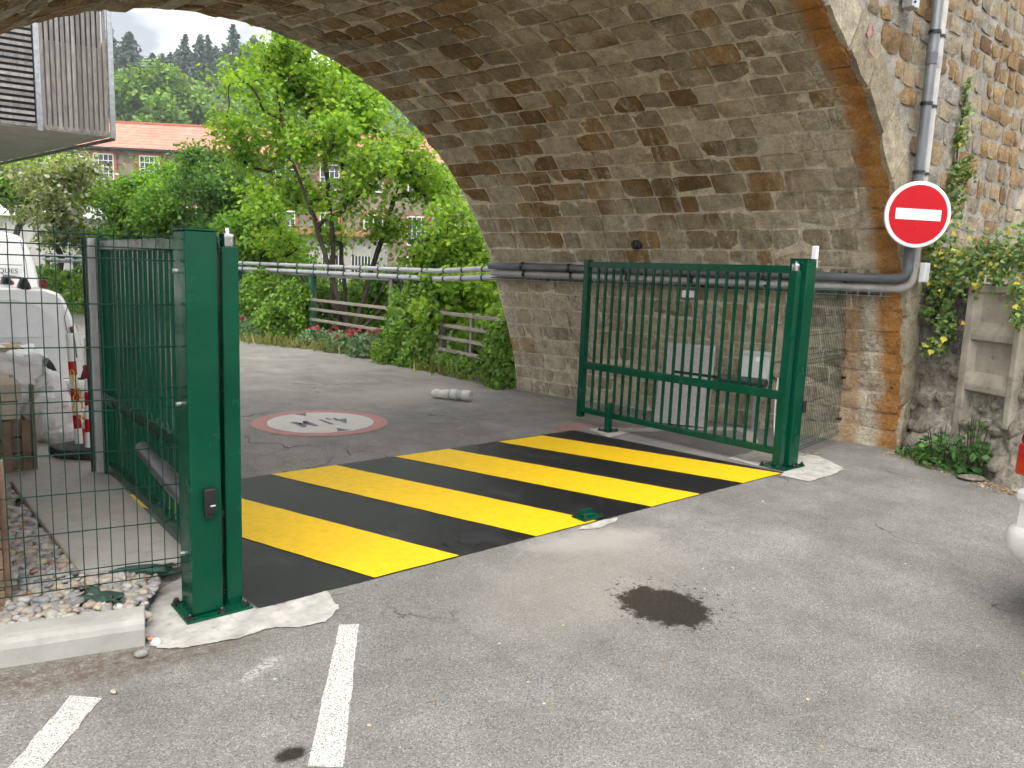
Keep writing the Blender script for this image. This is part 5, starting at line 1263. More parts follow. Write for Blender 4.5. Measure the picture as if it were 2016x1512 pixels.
tree('dark_tree', 'dark green tree under the timber building at the far left', W2(36, -24.2, 0), lobes_px(36, [(20, 345, 50), (70, 370, 40), (-30, 330, 60), (90, 345, 30, 2)]), 90, 90, 0.30, M['hillleaf'], LEAF, 15, cr=0.8, r0=0.016)
tree('sapling', 'thin pale stemmed sapling left of the maple', W2(20.5, -7.1, 0), lobes_px(20.5, [(500, 440, 38), (525, 390, 30), (470, 470, 40), (540, 470, 40), (495, 500, 40), (560, 500, 35)]), 80, 55, 0.16, M['ash'], LEAF, 16, cr=0.38, r0=0.010, bark='barkpale')
tree('young_maple', 'young maple bush leaning against the pipes by the arch edge', W2(12.8, -0.75, 0), lobes_px(12.8, [(900, 570, 42), (945, 600, 40), (985, 560, 30, 1), (870, 610, 40), (930, 640, 42), (980, 640, 30)]), 70, 34, 0.11, M['maple'], MAPLE, 17, cr=0.25, r0=0.006)
for i, (D, L_, lab, items, mt) in enumerate([(19.5, -5.4, 'low dense bush in the shade below the maple stems', [(600, 575, 50), (560, 590, 45), (650, 600, 50), (690, 590, 50), (630, 640, 45), (700, 640, 45)], 'vine'), (19.0, -3.2, 'pale green bush filling the gap right of the maple stems', [(740, 580, 50), (790, 560, 45), (830, 560, 45), (800, 610, 50), (740, 640, 45)], 'ash'), (23.5, -8.4, 'leafy bush behind the vine hedge next to the gate stile', [(500, 560, 45), (540, 540, 40), (470, 550, 40), (590, 545, 35)], 'ash'), (29, -14, 'bush between the robinia and the bright ash', [(200, 490, 40), (250, 500, 40), (300, 495, 40)], 'darkleaf'), (18.0, -1.2, 'bush behind the young maple near the arch edge', [(860, 540, 45), (910, 520, 45), (960, 540, 45), (930, 590, 45)], 'maple')]):
    tree('bush', lab, W2(D, L_, 0), lobes_px(D, items), 80, 80, 0.12, M[mt], LEAF, 30 + i, cr=0.45, r0=0.008, cat='bush', group='bushes beyond the fence')

# vine hedges on the fence
def hedge(name, label, pts, zt, thick, n, lsize, lmat, tmpl, seed, front=1.0, n_stem=14):
    rg_ = np.random.default_rng(seed); t = thing(name, label, 'vine', (pts[0][0], pts[0][1], 0), group='climbing vines on the fence')
    P = np.array(pts, float); seg = np.linalg.norm(np.diff(P, axis=0), axis=1); cum = np.concatenate([[0], np.cumsum(seg)])
    s = rg_.uniform(0, cum[-1], n); x = np.interp(s, cum, P[:, 0]); y = np.interp(s, cum, P[:, 1])
    ph = rg_.uniform(0, 6, 6)
    top = zt * (0.86 + 0.10 * np.sin(s * 3.1 + ph[0]) + 0.07 * np.sin(s * 7.3 + ph[1]) + 0.05 * np.sin(s * 13 + ph[2]))
    v = rg_.uniform(0, 1, n) ** 0.85; z = v * top + rg_.normal(0, 0.04, n)
    bulge = thick * (0.55 + 0.25 * np.sin(s * 4.3 + z * 3 + ph[3]) + 0.2 * np.sin(s * 9.1 - z * 6 + ph[4])) * np.interp(v, [0, 0.25, 0.7, 1], [1.15, 1.0, 0.75, 0.35])
    o_ = -bulge * rg_.uniform(0.15, 1.0, n) ** 0.5 * front
    Q = np.stack([x + o_ + rg_.normal(0, 0.03, n), y + rg_.normal(0, 0.05, n), np.maximum(z, 0.02)], 1)
    leafcloud('foliage', Q, lsize, lmat, tmpl, t, seed, 0.9, out=(-0.7, -0.35, 0.25), upw=0.3)
    for k in range(n_stem):
        a = rg_.uniform(0, cum[-1]); q = [(np.interp(a + 0.25 * math.sin(j * 0.9 + k), cum, P[:, 0]) - 0.12 * thick * (1 + math.sin(j)), np.interp(a + 0.25 * math.sin(j * 0.9 + k), cum, P[:, 1]), zt * 0.9 * j / 7) for j in range(8)]
        MB().tube(q, 0.007, 4, False).build('stem', M['bark'], t)
    return t
hedge('vine_hedge', 'thick vine hedge covering the fence beside the left gate post', [(7.2, 15.25), (6.65, 17.7), (5.85, 21.5)], 1.50, 1.0, 15000, 0.085, M['vine'], LEAF, 51)
hedge('vine_hedge', 'vine mass spilling over the pipes between the railings', [(7.27, 12.0), (7.2, 11.2), (7.13, 10.45)], 1.62, 0.42, 9500, 0.075, M['vine'], LEAF, 52)
hedge('vine_hedge', 'vine clump pressed against the foot of the arch pier', [(6.98, 8.75), (6.93, 8.5), (6.93, 8.22)], 0.98, 0.22, 5500, 0.065, M['vine'], LEAF, 53)
hedge('vine_hedge', 'ragged vine growing through the railing near the arch', [(7.2, 10.35), (7.05, 9.2)], 0.32, 0.26, 1500, 0.06, M['vine'], LEAF, 54, n_stem=5)
hedge('vine_hedge', 'vine hedge on the far fence seen past the small van', [(5.8, 22.0), (4.75, 26.6), (4.4, 30)], 1.35, 1.0, 6500, 0.11, M['vine'], LEAF, 55)
hedge('vine_hedge', 'loose vine leaves behind the upper rails by the arch pier', [(7.45, 10.3), (7.3, 9.3), (7.2, 8.4)], 1.10, 0.12, 2600, 0.08, M['maple'], MAPLE, 56, n_stem=6)
def plant(name, label, c, r, h, n, ls, lmat, tmpl, seed, cat='plant', flower=0, grp=None, nst=10, fmat='flower'):
    rg_ = np.random.default_rng(seed); t = thing(name, label, cat, c, group=grp)
    a = rg_.uniform(0, 2 * PI, n); rr = r * rg_.uniform(0, 1, n) ** 0.6; v = rg_.uniform(0, 1, n) ** 1.3
    Q = np.stack([c[0] + rr * np.cos(a), c[1] + rr * np.sin(a), c[2] + 0.02 + v * h * (1 - 0.55 * (rr / r) ** 2)], 1)
    leafcloud('leaves', Q, ls, lmat, tmpl, t, seed, 0.2)
    tops = []
    for k in range(nst):
        a_ = rg_.uniform(0, 6.28); q = r * rg_.uniform(0.2, 0.9); tp = (c[0] + q * math.cos(a_), c[1] + q * math.sin(a_), c[2] + h * rg_.uniform(0.8, 1.15)); tops.append(tp)
        MB().tube([(c[0] + 0.3 * q * math.cos(a_), c[1] + 0.3 * q * math.sin(a_), c[2]), tp], 0.004, 4, False).build('stem', M['bark'] if not flower else M['geotex'], t)
    if flower:
        for tp in tops[:flower]:
            P_ = np.array(tp) + rg_.normal(0, 1, (18, 3)) * np.array([0.024, 0.024, 0.022])
            leafcloud('flower_head', P_, 0.032, M[fmat], CLUMP, t, seed + int(tp[0] * 99), 0.0)['kind'] = 'stuff'
    return t
VAL = ['red valerian clump at the foot of the left railing post', 'red valerian in the middle of the open railing', 'red valerian at the right end of the open railing', 'red valerian below the vine mass, nearest the road', 'red valerian seen through the railing by the arch', 'faded valerian below the thick vine hedge', 'small valerian at the left end of the thick hedge']
for i, (x, y, r, h, n, fl_) in enumerate([(6.85, 14.35, 0.42, 0.36, 1100, 6), (7.0, 13.4, 0.45, 0.40, 1200, 8), (7.0, 12.5, 0.42, 0.46, 1200, 6), (6.95, 11.5, 0.40, 0.62, 1300, 5), (7.35, 9.6, 0.3, 0.66, 600, 6), (6.15, 16.2, 0.40, 0.45, 1000, 3), (5.75, 17.2, 0.40, 0.40, 900, 3)]):
    plant('valerian_plant', VAL[i], (x, y, 0), r, h, n, 0.062, M['valerian'] if i != 3 else M['vine'], LEAF, 70 + i, 'plant', fl_, 'red valerian along the verge', 11)
rg = np.random.default_rng(77)
VX = np.interp
vy = rg.uniform(8.4, 27, 5200); ed = np.interp(vy, [8.4, 10, 12, 13.7, 15.1, 17.5, 22, 27], [6.9, 6.92, 6.98, 6.62, 6.05, 5.55, 4.85, 4.4])
Q = np.stack([ed + rg.normal(0.12, 0.13, len(vy)), vy, np.full(len(vy), 0.0)], 1)
tag(leafcloud('verge_grass', Q, rg.uniform(0.08, 0.30, len(vy)), M['grass'], BLADE, None, 78, -3.0, upw=0.0), 'dry tufts of grass along the edge of the roadway', 'grass', kind='stuff')

# ivy and weeds on the wing wall
def ivy(name, label, centres, n, ls, seed, yellow, grp='ivy on the bridge and wing wall', cat='ivy'):
    rg_ = np.random.default_rng(seed); t = thing(name, label, cat, centres[0][:3], group=grp); Q = []
    wsum = sum(c[3] * c[5] for c in centres)
    for (x, y, z, rs, off, rz) in centres:
        k = int(n * rs * rz / wsum) + 4
        ds = rg_.normal(0, rs * 0.5, k)
        Q.append(np.stack([x + WD.x * ds + WN.x * rg_.uniform(0.0, off, k), y + WD.y * ds + WN.y * rg_.uniform(0, off, k), z + rg_.normal(0, rz * 0.5, k)], 1))
    Q = np.concatenate(Q); k = rg_.uniform(0, 1, len(Q)) < yellow
    leafcloud('leaves', Q[~k], ls, M['ivy'], IVY, t, seed, 1.2, out=(-0.8, -0.2, 0.2), upw=0.3)
    if k.any(): leafcloud('yellow_leaves', Q[k] + np.array([-0.03, -0.02, 0]), ls * 1.1, M['ivyyellow'], IVY, t, seed + 1, 1.2, out=(-0.8, -0.2, 0.2), upw=0.3)
    pts = [Vector(c[:3]) for c in centres]
    if len(pts) > 1:
        for j in range(3): MB().tube([p + Vector((0.02 * math.sin(i * 2 + j), 0.02, 0.03 * math.sin(i + j * 2))) for i, p in enumerate(pts)], 0.006, 5, False).build('stem', M['bark'], t)
    return t
FZ = YN - 0.06
ivy('ivy', 'thin ivy runner climbing the bridge face right of the pipes', [(8.50, FZ, 3.66, 0.05, 0.03, 0.10), (8.53, FZ, 3.45, 0.06, 0.03, 0.12), (8.48, FZ, 3.18, 0.14, 0.05, 0.14), (8.50, FZ, 2.85, 0.10, 0.04, 0.12), (8.40, FZ, 2.72, 0.10, 0.04, 0.14), (8.72, FZ, 2.85, 0.12, 0.05, 0.20), (8.55, FZ, 2.55, 0.14, 0.05, 0.16), (8.40, FZ, 2.35, 0.16, 0.06, 0.16)], 560, 0.045, 91, 0.03)
ivy('ivy', 'broad mass of ivy with yellow leaves heaped on top of the wing wall', [tuple(wp(s_, z_, 0.04)) + (0.24, 0.13, rz) for s_, z_, rz in [(0.12, 2.12, 0.22), (0.20, 1.90, 0.26), (0.38, 1.80, 0.26), (0.55, 1.84, 0.24), (0.75, 1.90, 0.22), (0.95, 1.94, 0.24), (1.15, 1.96, 0.26), (1.4, 1.95, 0.28), (1.7, 1.92, 0.28), (2.1, 1.9, 0.28)]], 2700, 0.042, 92, 0.03)
ivy('ivy', 'ivy strand trailing down the dark blocks beside the concrete post', [tuple(wp(s_, z_, 0.06)) + (0.12, 0.10, rz) for s_, z_, rz in [(0.30, 1.62, 0.14), (0.40, 1.45, 0.14), (0.20, 1.42, 0.10), (0.47, 1.30, 0.12), (0.38, 1.14, 0.10), (0.26, 1.08, 0.06)]], 240, 0.050, 93, 0.05)
ivy('ivy', 'hanging tip of ivy at the right edge above the concrete post', [tuple(wp(s_, z_, 0.16)) + (0.08, 0.06, 0.10) for s_, z_ in [(1.28, 1.66), (1.30, 1.52), (1.32, 1.42)]], 80, 0.05, 94, 0.08)
g0 = wp(0.75, 0, 0.28)
plant('weed', 'leafy green weed at the foot of the concrete post', (g0.x, g0.y, 0), 0.22, 0.34, 260, 0.058, M['weed'], LEAF, 95, grp='weeds along the wing wall')
g0 = wp(1.08, 0, 0.24)
plant('weed', 'taller dark weed next to the parked car', (g0.x, g0.y, 0), 0.16, 0.50, 220, 0.06, M['weed'], LEAF, 96, grp='weeds along the wing wall')
g0 = wp(0.45, 0, 0.26)
plant('weed', 'low spreading weed at the left end of the rubble foot', (g0.x, g0.y, 0), 0.18, 0.12, 200, 0.035, M['weed'], LEAF, 97, grp='weeds along the wing wall')
rg = np.random.default_rng(98); k = 900
s_ = rg.uniform(0.15, 1.7, k); o_ = 0.26 + np.abs(rg.normal(0, 0.10, k))
Q = np.array([tuple(wp(a, 0.004, c)) for a, c in zip(s_, o_)])
Q = np.concatenate([Q, np.stack([6.93 + rg.normal(0, 0.10, 60), 3.66 + rg.normal(0, 0.03, 60), np.full(60, 0.006)], 1)])
tag(leafcloud('leaf_litter', Q, 0.022, M['litter'], LEAF, None, 99, 0.0, upw=3.0), 'dry leaf litter and crumbs along the foot of the wing wall', 'litter', kind='stuff')
tag(rock('stone_slab_chip', wp(1.22, 0.02, 0.36), 0.11, M['rubblestone'], None, 400, (1.2, 1.0, 0.22)), 'flat pale chip of stone lying by the weeds', 'stone')
# scattered specks on the tarmac
rg = np.random.default_rng(5); k = 320
Q = np.stack([rg.uniform(0.2, 7.2, k), rg.uniform(0.9, 8.0, k), np.full(k, 0.0035)], 1); Q = Q[~((Q[:, 1] > 3.35) & (Q[:, 1] < 5.7))]
Q = Q[(Q[:, 0] > 1.5) | (Q[:, 1] < 3.2)]
tag(leafcloud('ground_crumbs', Q, rg.uniform(0.005, 0.016, len(Q)), M['litter'], CLUMP, None, 6, 0.0, upw=4.0), 'tiny pale crumbs and bits scattered over the tarmac', 'litter', kind='stuff')

# ------------------------------------------------------------------ timber-clad building at the top left
tb = thing('timber_building', 'grey timber slatted upper storey on a concrete soffit at the top left', 'building', (4.055, 18.2, 0))
K = Vector((4.055, 18.214, 4.16)); d1 = Vector((-1.953, 0.325, 0)).normalized(); d2 = Vector((-1.15, 7.85, 0)).normalized()
HT = 5.2
def tbp(u, v, z): return K + d1 * u + d2 * v + Vector((0, 0, z))
MB().prism([tbp(0.02, 0.02, 0.0), tbp(7, 0.02, 0.0), tbp(7, 12, 0.0), tbp(0.02, 12, 0.0)], (0, 0, 0.10)).build('soffit_slab', M['concrete'], tb)
MB().prism([tbp(0.06, 0.30, 0.11), tbp(6.8, 0.30, 0.11), tbp(6.8, 11.5, 0.11), tbp(0.06, 11.5, 0.11)], (0, 0, 5.0)).build('interior_shade_box', M['black'], tb)  # black box added to paint the unlit interior behind the slats
MB().prism([tbp(0.0, 0.0, HT), tbp(7, 0.0, HT), tbp(7, 12, HT), tbp(0.0, 12, HT)], (0, 0, 0.2)).build('roof_slab', M['concrete'], tb)
M['slat'] = None
def slat_mat():
    t = NT('grey_larch_slat'); g = t.noise(3.0, 6, 0.65, t.scale(t.obj, (5, 5, 1.0)))
    c = t.ramp(t.rand(), [(0, (0.19, 0.17, 0.16)), (0.5, (0.26, 0.235, 0.22)), (1, (0.33, 0.305, 0.29))])
    c = t.mix(c, t.ramp(g, [(0.3, 0.6), (0.7, 1.25)]), 1.0, 'MULTIPLY')
    t.set(Base_Color=c, Roughness=0.85); t.bump(g, 0.3, 0.01); return t.m
M['slat'] = slat_mat()
UP = 1.28                                    # upright slats from the corner to the steel post, then level slats
n = 13
for i in range(n):
    u = 0.10 + (UP - 0.16) * i / (n - 1)
    for (z0, z1) in ((0.03, 2.52), (2.60, 5.1)):
        p = tbp(u, 0, z0); q = tbp(u, 0, z1); MB().bar(p, q, 0.062, 0.028, up=d2).build('upright_slat', M['slat'], tb)
MB().prism([tbp(0.05, 0.05, 0.04), tbp(UP - 0.05, 0.05, 0.04), tbp(UP - 0.05, 0.07, 0.04), tbp(0.05, 0.07, 0.04)], (0, 0, 1.72)).build('backing_board', M['slat'], tb)
for z in (2.56,): MB().bar(tbp(0.04, 0.03, z), tbp(UP, 0.03, z), 0.03, 0.07).build('cross_rail', M['zinc'], tb)
i = 0; z = 0.06
while z < 5.0:
    if not (2.25 < z < 2.45): MB().bar(tbp(UP + 0.10, 0, z), tbp(5.5, 0, z), 0.03, 0.062).build('level_slat', M['slat'], tb)
    z += 0.118; i += 1
MB().bar(tbp(UP + 0.1, 0.04, 2.35), tbp(5.5, 0.04, 2.35), 0.04, 0.13).build('cross_rail', M['zinc'], tb)
for u in (0.0, UP + 0.03): MB().bar(tbp(u, -0.02, -0.03), tbp(u, -0.02, 5.15), 0.10, 0.05, up=d2).build('steel_post', M['zinc'], tb)
for v in range(1, 20):
    MB().bar(tbp(0.0, v * 0.6, 0.05), tbp(0.0, v * 0.6, 5.1), 0.05, 0.10, up=d1).build('side_slat', M['slat'], tb)
MB().bar(tbp(-0.02, 0, -0.04), tbp(-0.02, 12, -0.04), 0.05, 0.06).build('edge_beam', M['pipe_dark'], tb)
for u, v in ((5.6, 3.0), (5.6, 9.5)): 
    p = tbp(u, v, 0); MB().box((p.x - 0.2, p.y - 0.2, 0), (p.x + 0.2, p.y + 0.2, 4.16)).build('column', M['concrete'], tb)

# ------------------------------------------------------------------ the stone factory behind the trees
def rub_mat():
    t = NT('factory_rubble'); v = t.voro(1.9, out='Color', vec=t.scale(t.obj, (1, 1, 1.5))); q = t.n('SeparateColor'); t.put(q.inputs[0], v)
    c = t.ramp(q.outputs[0], [(0, (0.12, 0.09, 0.065)), (0.5, (0.20, 0.155, 0.115)), (1, (0.30, 0.23, 0.16))])
    e = t.voro(1.9, 'DISTANCE_TO_EDGE', t.scale(t.obj, (1, 1, 1.5))); c = t.mix((0.24, 0.21, 0.18), c, t.smooth(e, 0.02, 0.07))
    t.set(Base_Color=c, Roughness=0.95); return t.m
def tile_mat():
    t = NT('roof_tile'); X, Y, Z = t.xyz()
    lines = t.math('FRACT', t.math('MULTIPLY', Z, 3.1)); br = t.voro(2.2, out='Color'); q = t.n('SeparateColor'); t.put(q.inputs[0], br)
    c = t.ramp(q.outputs[0], [(0, (0.42, 0.165, 0.11)), (1, (0.54, 0.235, 0.165))])
    c = t.mix(c, t.ramp(lines, [(0.0, 0.45), (0.28, 1.0), (1.0, 1.12)]), 1.0, 'MULTIPLY'); c = t.mix(c, t.ramp(t.noise(0.7, 5), [(0.3, 0.85), (0.7, 1.1)]), 1.0, 'MULTIPLY')
    t.set(Base_Color=c, Roughness=0.8); return t.m
M['rub'] = rub_mat(); M['tile'] = tile_mat(); M['redbrick'] = simple('brick_trim', (0.36, 0.12, 0.075), 0.9, var=0.2, vs=4)
M['pane'] = simple('window_glass', (0.03, 0.035, 0.04), 0.05, var=0.3, vs=2); M['gutter'] = simple('dark_gutter', (0.03, 0.028, 0.028), 0.6)
FA = Vector((13.0, 70.0, 0)); fd = Vector((22.71, -16.5, 0)).normalized(); fn = Vector((-fd.y, fd.x, 0))   # fn points away from the viewer
if fn.y < 0: fn = -fn
fac = thing('stone_factory', 'long stone factory with orange tiled roof and white paned windows', 'building', tuple(FA))
def fp(u, v, z): return FA + fd * u + fn * v + Vector((0, 0, z))
FL = 46.0
MB().prism([fp(0, 0, 0), fp(FL, 0, 0), fp(FL, 11, 0), fp(0, 11, 0)], (0, 0, 10.3)).build('wall', M['rub'], fac)
rf = MB().add([fp(-0.6, -0.5, 10.25), fp(FL, -0.5, 10.25), fp(FL, 5.6, 13.1), fp(-0.6, 5.6, 13.1), fp(FL, 11.6, 10.0), fp(-0.6, 11.6, 10.0)], [(0, 1, 2, 3), (3, 2, 4, 5), (0, 3, 5)]).build('roof', M['tile'], fac)
MB().tube([fp(-0.6, 5.6, 13.15), fp(FL, 5.6, 13.15)], 0.12, 6).build('ridge', M['redbrick'], rf)
MB().bar(fp(-0.6, -0.52, 10.16), fp(FL, -0.52, 10.16), 0.16, 0.16).build('gutter', M['gutter'], fac)
for r_, zt, hh in ((0, 9.72, 1.95), (1, 5.9, 2.3), (2, 2.6, 2.2)):
    for i in range(12):
        u0 = 1.25 + i * 3.55; wd = 1.5
        z1 = zt; z0 = zt - hh
        wn = MB().prism([fp(u0, -0.06, z0), fp(u0 + wd, -0.06, z0), fp(u0 + wd, -0.06, z1), fp(u0, -0.06, z1)], fn * 0.03).build('window', M['pane'], fac)
        b = MB()
        for k in range(5): u = u0 + wd * k / 4; b.bar(fp(u, -0.09, z0), fp(u, -0.09, z1), 0.07 if k in (0, 4) else 0.045, 0.05, up=fn)
        for k in range(5): z = z0 + (z1 - z0) * k / 4; b.bar(fp(u0, -0.10, z), fp(u0 + wd, -0.10, z), 0.05, 0.09 if k in (0, 4) else 0.05)
        b.build('window_frame', M['white'], wn)
        b = MB()
        for s in (-0.14, wd + 0.14): b.bar(fp(u0 + s, -0.05, z0 - 0.1), fp(u0 + s, -0.05, z1 + 0.1), 0.24, 0.10, up=fn)
        b.bar(fp(u0 - 0.26, -0.05, z1 + 0.12), fp(u0 + wd + 0.26, -0.05, z1 + 0.12), 0.10, 0.22); b.build('brick_surround', M['redbrick'], wn)
shed = thing('pale_shed', 'low pale corrugated shed behind the robinia', 'shed', (5.6, 51, 0))
a, c = Vector((1.5, 54.6, 0)), Vector((10.3, 47.3, 0)); dd = (c - a).normalized(); dn = Vector((-dd.y, dd.x, 0))
M['corr'] = simple('corrugated_sheet', (0.50, 0.48, 0.46), 0.6, var=0.06, vs=2)
n = 60; b = MB()
for i in range(n + 1):
    p = a + (c - a) * i / n + dn * (0.06 * (i % 2)); b.v += [(p.x, p.y, 0), (p.x, p.y, 3.7)]
b.f += [(2 * i, 2 * i + 2, 2 * i + 3, 2 * i + 1) for i in range(n)]
b.build('cladding', M['corr'], shed)
MB().hexa([a - dn * 0.3 + Vector((0, 0, 3.7)), c - dn * 0.3 + Vector((0, 0, 3.7)), c + dn * 7 + Vector((0, 0, 4.6)), a + dn * 7 + Vector((0, 0, 4.6)), a - dn * 0.3 + Vector((0, 0, 3.85)), c - dn * 0.3 + Vector((0, 0, 3.85)), c + dn * 7 + Vector((0, 0, 4.75)), a + dn * 7 + Vector((0, 0, 4.75))]).build('roof', M['white'], shed)
MB().prism([a + dn * 0.2, c + dn * 0.2, c + dn * 7, a + dn * 7], (0, 0, 3.6)).build('inner_box', M['greymotor'], shed)
lw = thing('low_white_house', 'white rendered house wall glimpsed between the maple stems', 'building', tuple(W2(40, -9, 0)))
b = MB(); q0, q1 = W2(40, -12.2), W2(40, -7.6); bk = np.array([FW[0] * 5, FW[1] * 5, 0])
MB().prism([tuple(q0), tuple(q1), tuple(q1 + bk), tuple(q0 + bk)], (0, 0, 3.2)).build('wall', M['concrete'], lw)
for f_ in (0.12, 0.45, 0.78):
    p = Vector(q0 + (q1 - q0) * f_); e = Vector(q1 - q0).normalized() * 1.0; nn_ = Vector((-FW[0], -FW[1], 0)) * 0.04
    wn = MB().prism([p + Vector((0, 0, 0.7)), p + e + Vector((0, 0, 0.7)), p + e + Vector((0, 0, 2.2)), p + Vector((0, 0, 2.2))], nn_).build('window', M['pane'], lw)
    for k in range(7): MB().bar(p + e * (k / 6) + nn_ * 2 + Vector((0, 0, 0.7)), p + e * (k / 6) + nn_ * 2 + Vector((0, 0, 2.2)), 0.03, 0.03).build('window_bar', M['white'], wn)
MB().prism([tuple(q0 + np.array([0, 0, 3.2]) - bk * 0.08), tuple(q1 + np.array([0, 0, 3.2]) - bk * 0.08), tuple(q1 + np.array([0, 0, 3.2]) + bk), tuple(q0 + np.array([0, 0, 3.2]) + bk)], (0, 0, 0.3)).build('roof', M['tile'], lw)

# ------------------------------------------------------------------ wooded hill
def hz(D, L_):
    return max(0.0, np.interp(D, [84, 100, 125, 150, 175, 230], [0, 7, 20, 33, 38, 42])) + 1.2 * math.sin(D * 0.11 + L_ * 0.07) - 0.06 * L_ * np.interp(D, [84, 130], [0, 1]) * 0.3
b = MB(); Ds = np.linspace(84, 240, 27); Ls = np.linspace(-190, 120, 36)
for D in Ds:
    for L_ in Ls:
        p = W2(D, L_); b.v.append((p[0], p[1], hz(D, L_)))
nl = len(Ls); b.f += [(i * nl + j, i * nl + j + 1, (i + 1) * nl + j + 1, (i + 1) * nl + j) for i in range(len(Ds) - 1) for j in range(nl - 1)]
tag(b.build('hill', M['earth'], smooth=True), kind='structure')
rg = np.random.default_rng(44); n = 105000
D = rg.uniform(86, 190, n); L_ = rg.uniform(-0.85, 0.35, n) * D
zz = np.array([hz(a, c) for a, c in zip(D, L_)]); P_ = np.stack([FW[0] * D + RT_[0] * L_, FW[1] * D + RT_[1] * L_, zz + 5.5 * rg.uniform(0, 1, n) * (0.5 + 0.5 * np.sin(D * 0.6) * np.sin(L_ * 0.5))], 1)
tag(leafcloud('hill_woodland', P_, 0.62, M['hillleaf'], CLUMP, None, 45, 0.3, out=(-0.4, -0.5, 0.4)), 'dense green woodland covering the hillside behind the factory', 'woodland', kind='stuff')
def hill_proto(seed, sh, mt_):
    rg_ = random.Random(seed); lob = [(rg_.uniform(-1, 1) * sh[0], rg_.uniform(-1, 1) * sh[0], sh[1] * rg_.uniform(0.45, 0.95), sh[0] * rg_.uniform(0.5, 0.8), sh[0] * rg_.uniform(0.5, 0.8), sh[0] * rg_.uniform(0.4, 0.6)) for _ in range(8)]
    return tree('hill_tree', 'x', (0, 0, 0), lob, 110, 170, 0.30, M[mt_], CLUMP, seed, cr=0.85, r0=0.035, local=True)
def copy_tree_obj(o_, loc, rz, s):
    c = o_.copy(); col.objects.link(c); c.location = loc; c.rotation_euler = (0, 0, rz); c.scale = (s, s, s)
    for ch in o_.children:
        d = ch.copy(); col.objects.link(d); d.parent = c
    return c
protos = [hill_proto(61, (3.8, 10.0), 'hillbright'), hill_proto(62, (3.2, 10.0), 'hillleaf'), hill_proto(63, (4.2, 8.0), 'hillolive')]
HT_ = [(320, 112, 1.5, 'broad rounded green tree in the middle of the hillside'), (250, 100, 0.95, 'pale green tree on the hillside beside the timber building'), (400, 104, 0.95, 'green tree right of the broad rounded tree on the hill'), (290, 96, 0.75, 'low tree just above the factory roof ridge at the left'), (360, 96, 0.8, 'low tree just above the factory roof ridge in the middle'), (430, 98, 0.85, 'low tree above the roof ridge near the maple crown'), (235, 122, 1.0, 'tree high on the hill next to the timber building'), (470, 112, 1.0, 'hillside tree half hidden behind the maple crown'), (150, 105, 1.1, 'hillside tree hidden behind the slatted building'), (540, 110, 1.05, 'hillside tree behind the middle of the maple'), (620, 105, 1.1, 'hillside tree behind the maple top right'), (380, 124, 0.95, 'tree below the conifers on the upper hill'), (310, 130, 0.9, 'upper hillside tree directly under the conifers')]
for i, (px, D, s, lab) in enumerate(HT_):
    L_ = (px - 1008) / 1490 * D; p = W2(D, L_); loc = (p[0], p[1], hz(D, L_) - 1.0)
    o_ = protos[i % 3]
    if i < 3: o_.location = loc; o_.rotation_euler = (0, 0, i * 2.1); o_.scale = (s, s, s)
    else: o_ = copy_tree_obj(o_, loc, i * 1.7, s)
    tag(o_, lab, 'tree', 'leafy trees on the hillside')
def conifer_proto(seed, H_, R_):
    rg_ = np.random.default_rng(seed); t = thing('conifer', 'x', 'tree', (0, 0, 0))
    MB().tube([(0, 0, 0), (0.05, 0, H_ * 0.6), (0, 0, H_)], [0.28, 0.14, 0.02], 6).build('trunk', M['bark'], t, local=True)
    Q = []
    z = H_ * 0.12
    while z < H_ * 0.99:
        f_ = 1 - z / H_; nb = int(5 + 5 * f_); 
        for k in range(nb):
            a = rg_.uniform(0, 6.28); L__ = R_ * f_ ** 0.8 * rg_.uniform(0.6, 1.15) + 0.15; m_ = int(5 + L__ * 9)
            u = rg_.uniform(0.1, 1, m_); Q.append(np.stack([np.cos(a) * u * L__, np.sin(a) * u * L__, z + 0.25 * L__ * u - 0.45 * L__ * u * u + rg_.normal(0, 0.06, m_)], 1))
        z += H_ * 0.028 + 0.12
    Q = np.concatenate(Q); leafcloud('needles', Q, 0.42, M['conifer'], CLUMP, t, seed, 1.0, local=True)
    return t
cps = [conifer_proto(81, 13, 4.4), conifer_proto(82, 12, 5.4), conifer_proto(83, 10.5, 5.0)]
CL = ['dark conifer at the left end of the ridge line', 'tall pointed conifer left of the gap in the ridge', 'conifer just left of the ridge centre', 'conifer in the centre of the ridge line', 'broad drooping conifer right of the ridge centre', 'conifer between the two tall right ones', 'tall dark conifer behind the maple tip', 'conifer near the right end of the visible ridge', 'conifer hidden behind the maple crown', 'thin conifer second from the ridge left end', 'small conifer between the left pair and the centre', 'conifer crown lowest on the ridge', 'conifer tucked behind the left pair on the ridge', 'squat conifer filling the gap left of the ridge centre', 'squat conifer just behind the central ridge conifer', 'conifer tucked behind the broad drooping one', 'conifer filling the gap before the maple tip', 'squat conifer right of the tall dark one']
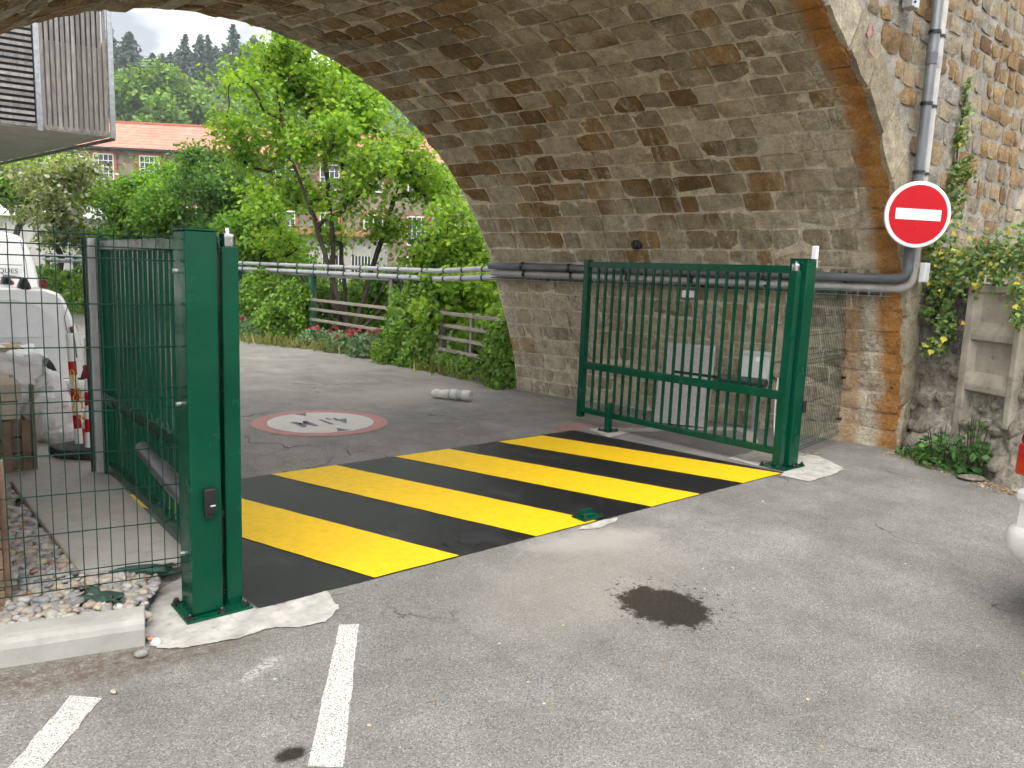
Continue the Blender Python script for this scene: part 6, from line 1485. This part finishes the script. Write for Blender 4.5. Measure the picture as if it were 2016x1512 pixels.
for i, (px, D, s, k) in enumerate([(232, 150, 0.92, 0), (268, 148, 0.98, 1), (345, 150, 0.70, 2), (372, 152, 0.82, 0), (402, 150, 0.90, 1), (430, 152, 0.78, 2), (462, 148, 0.98, 0), (500, 150, 0.95, 2), (545, 150, 0.9, 0), (248, 156, 0.80, 2), (310, 152, 0.62, 1), (385, 142, 0.70, 2), (256, 160, 0.72, 1), (328, 158, 0.6, 1), (358, 160, 0.72, 2), (415, 160, 0.78, 0), (445, 158, 0.72, 1), (482, 158, 0.8, 2)]):
    L_ = (px - 1008) / 1490 * D; p = W2(D, L_); loc = (p[0], p[1], hz(D, L_) - 0.5)
    o_ = cps[k]
    if i in (0, 1, 2): o_.location = loc; o_.scale = (s, s, s)
    else: o_ = copy_tree_obj(o_, loc, i * 1.3, s)
    tag(o_, CL[i], 'tree', 'conifers on the ridge')
# overhead lines in front of the hill
for k, (z, lab) in enumerate([(25.6, 'top overhead wire crossing in front of the wooded hill'), (25.0, 'middle overhead wire crossing in front of the wooded hill'), (24.4, 'lowest overhead wire crossing in front of the wooded hill')]):
    pts = []
    for f_ in np.linspace(0, 1, 16):
        p = W2(92, -70 + 60 * f_); pts.append((p[0], p[1], z - 4 * 0.8 * f_ * (1 - f_)))
    tag(MB().tube(pts, 0.022, 4).build('overhead_wire', M['gutter']), lab, 'wire', 'overhead wires before the hill')
for i, L_ in enumerate((-70, -10)):
    p = W2(92, L_); tag(MB().tube([(p[0], p[1], 0), (p[0], p[1], 26)], [0.22, 0.12], 8).build('utility_pole', M['barkpale']), ['utility pole hidden behind the slatted building', 'utility pole hidden behind the bridge'][i], 'pole')

# ------------------------------------------------------------------ a little damp air
hm = bpy.data.materials.new('haze_air'); hm.use_nodes = True; ht = hm.node_tree; ht.nodes.clear()
ho = ht.nodes.new('ShaderNodeOutputMaterial'); hv = ht.nodes.new('ShaderNodeVolumePrincipled')
hv.inputs['Color'].default_value = (0.82, 0.88, 0.95, 1); hv.inputs['Density'].default_value = 0.0007; hv.inputs['Anisotropy'].default_value = 0.0
ht.links.new(hv.outputs[0], ho.inputs['Volume'])
tag(MB().box((-260, -40, -1.5), (330, 330, 66)).build('haze', hm), 'thin pale damp haze over the valley', 'haze', kind='stuff')
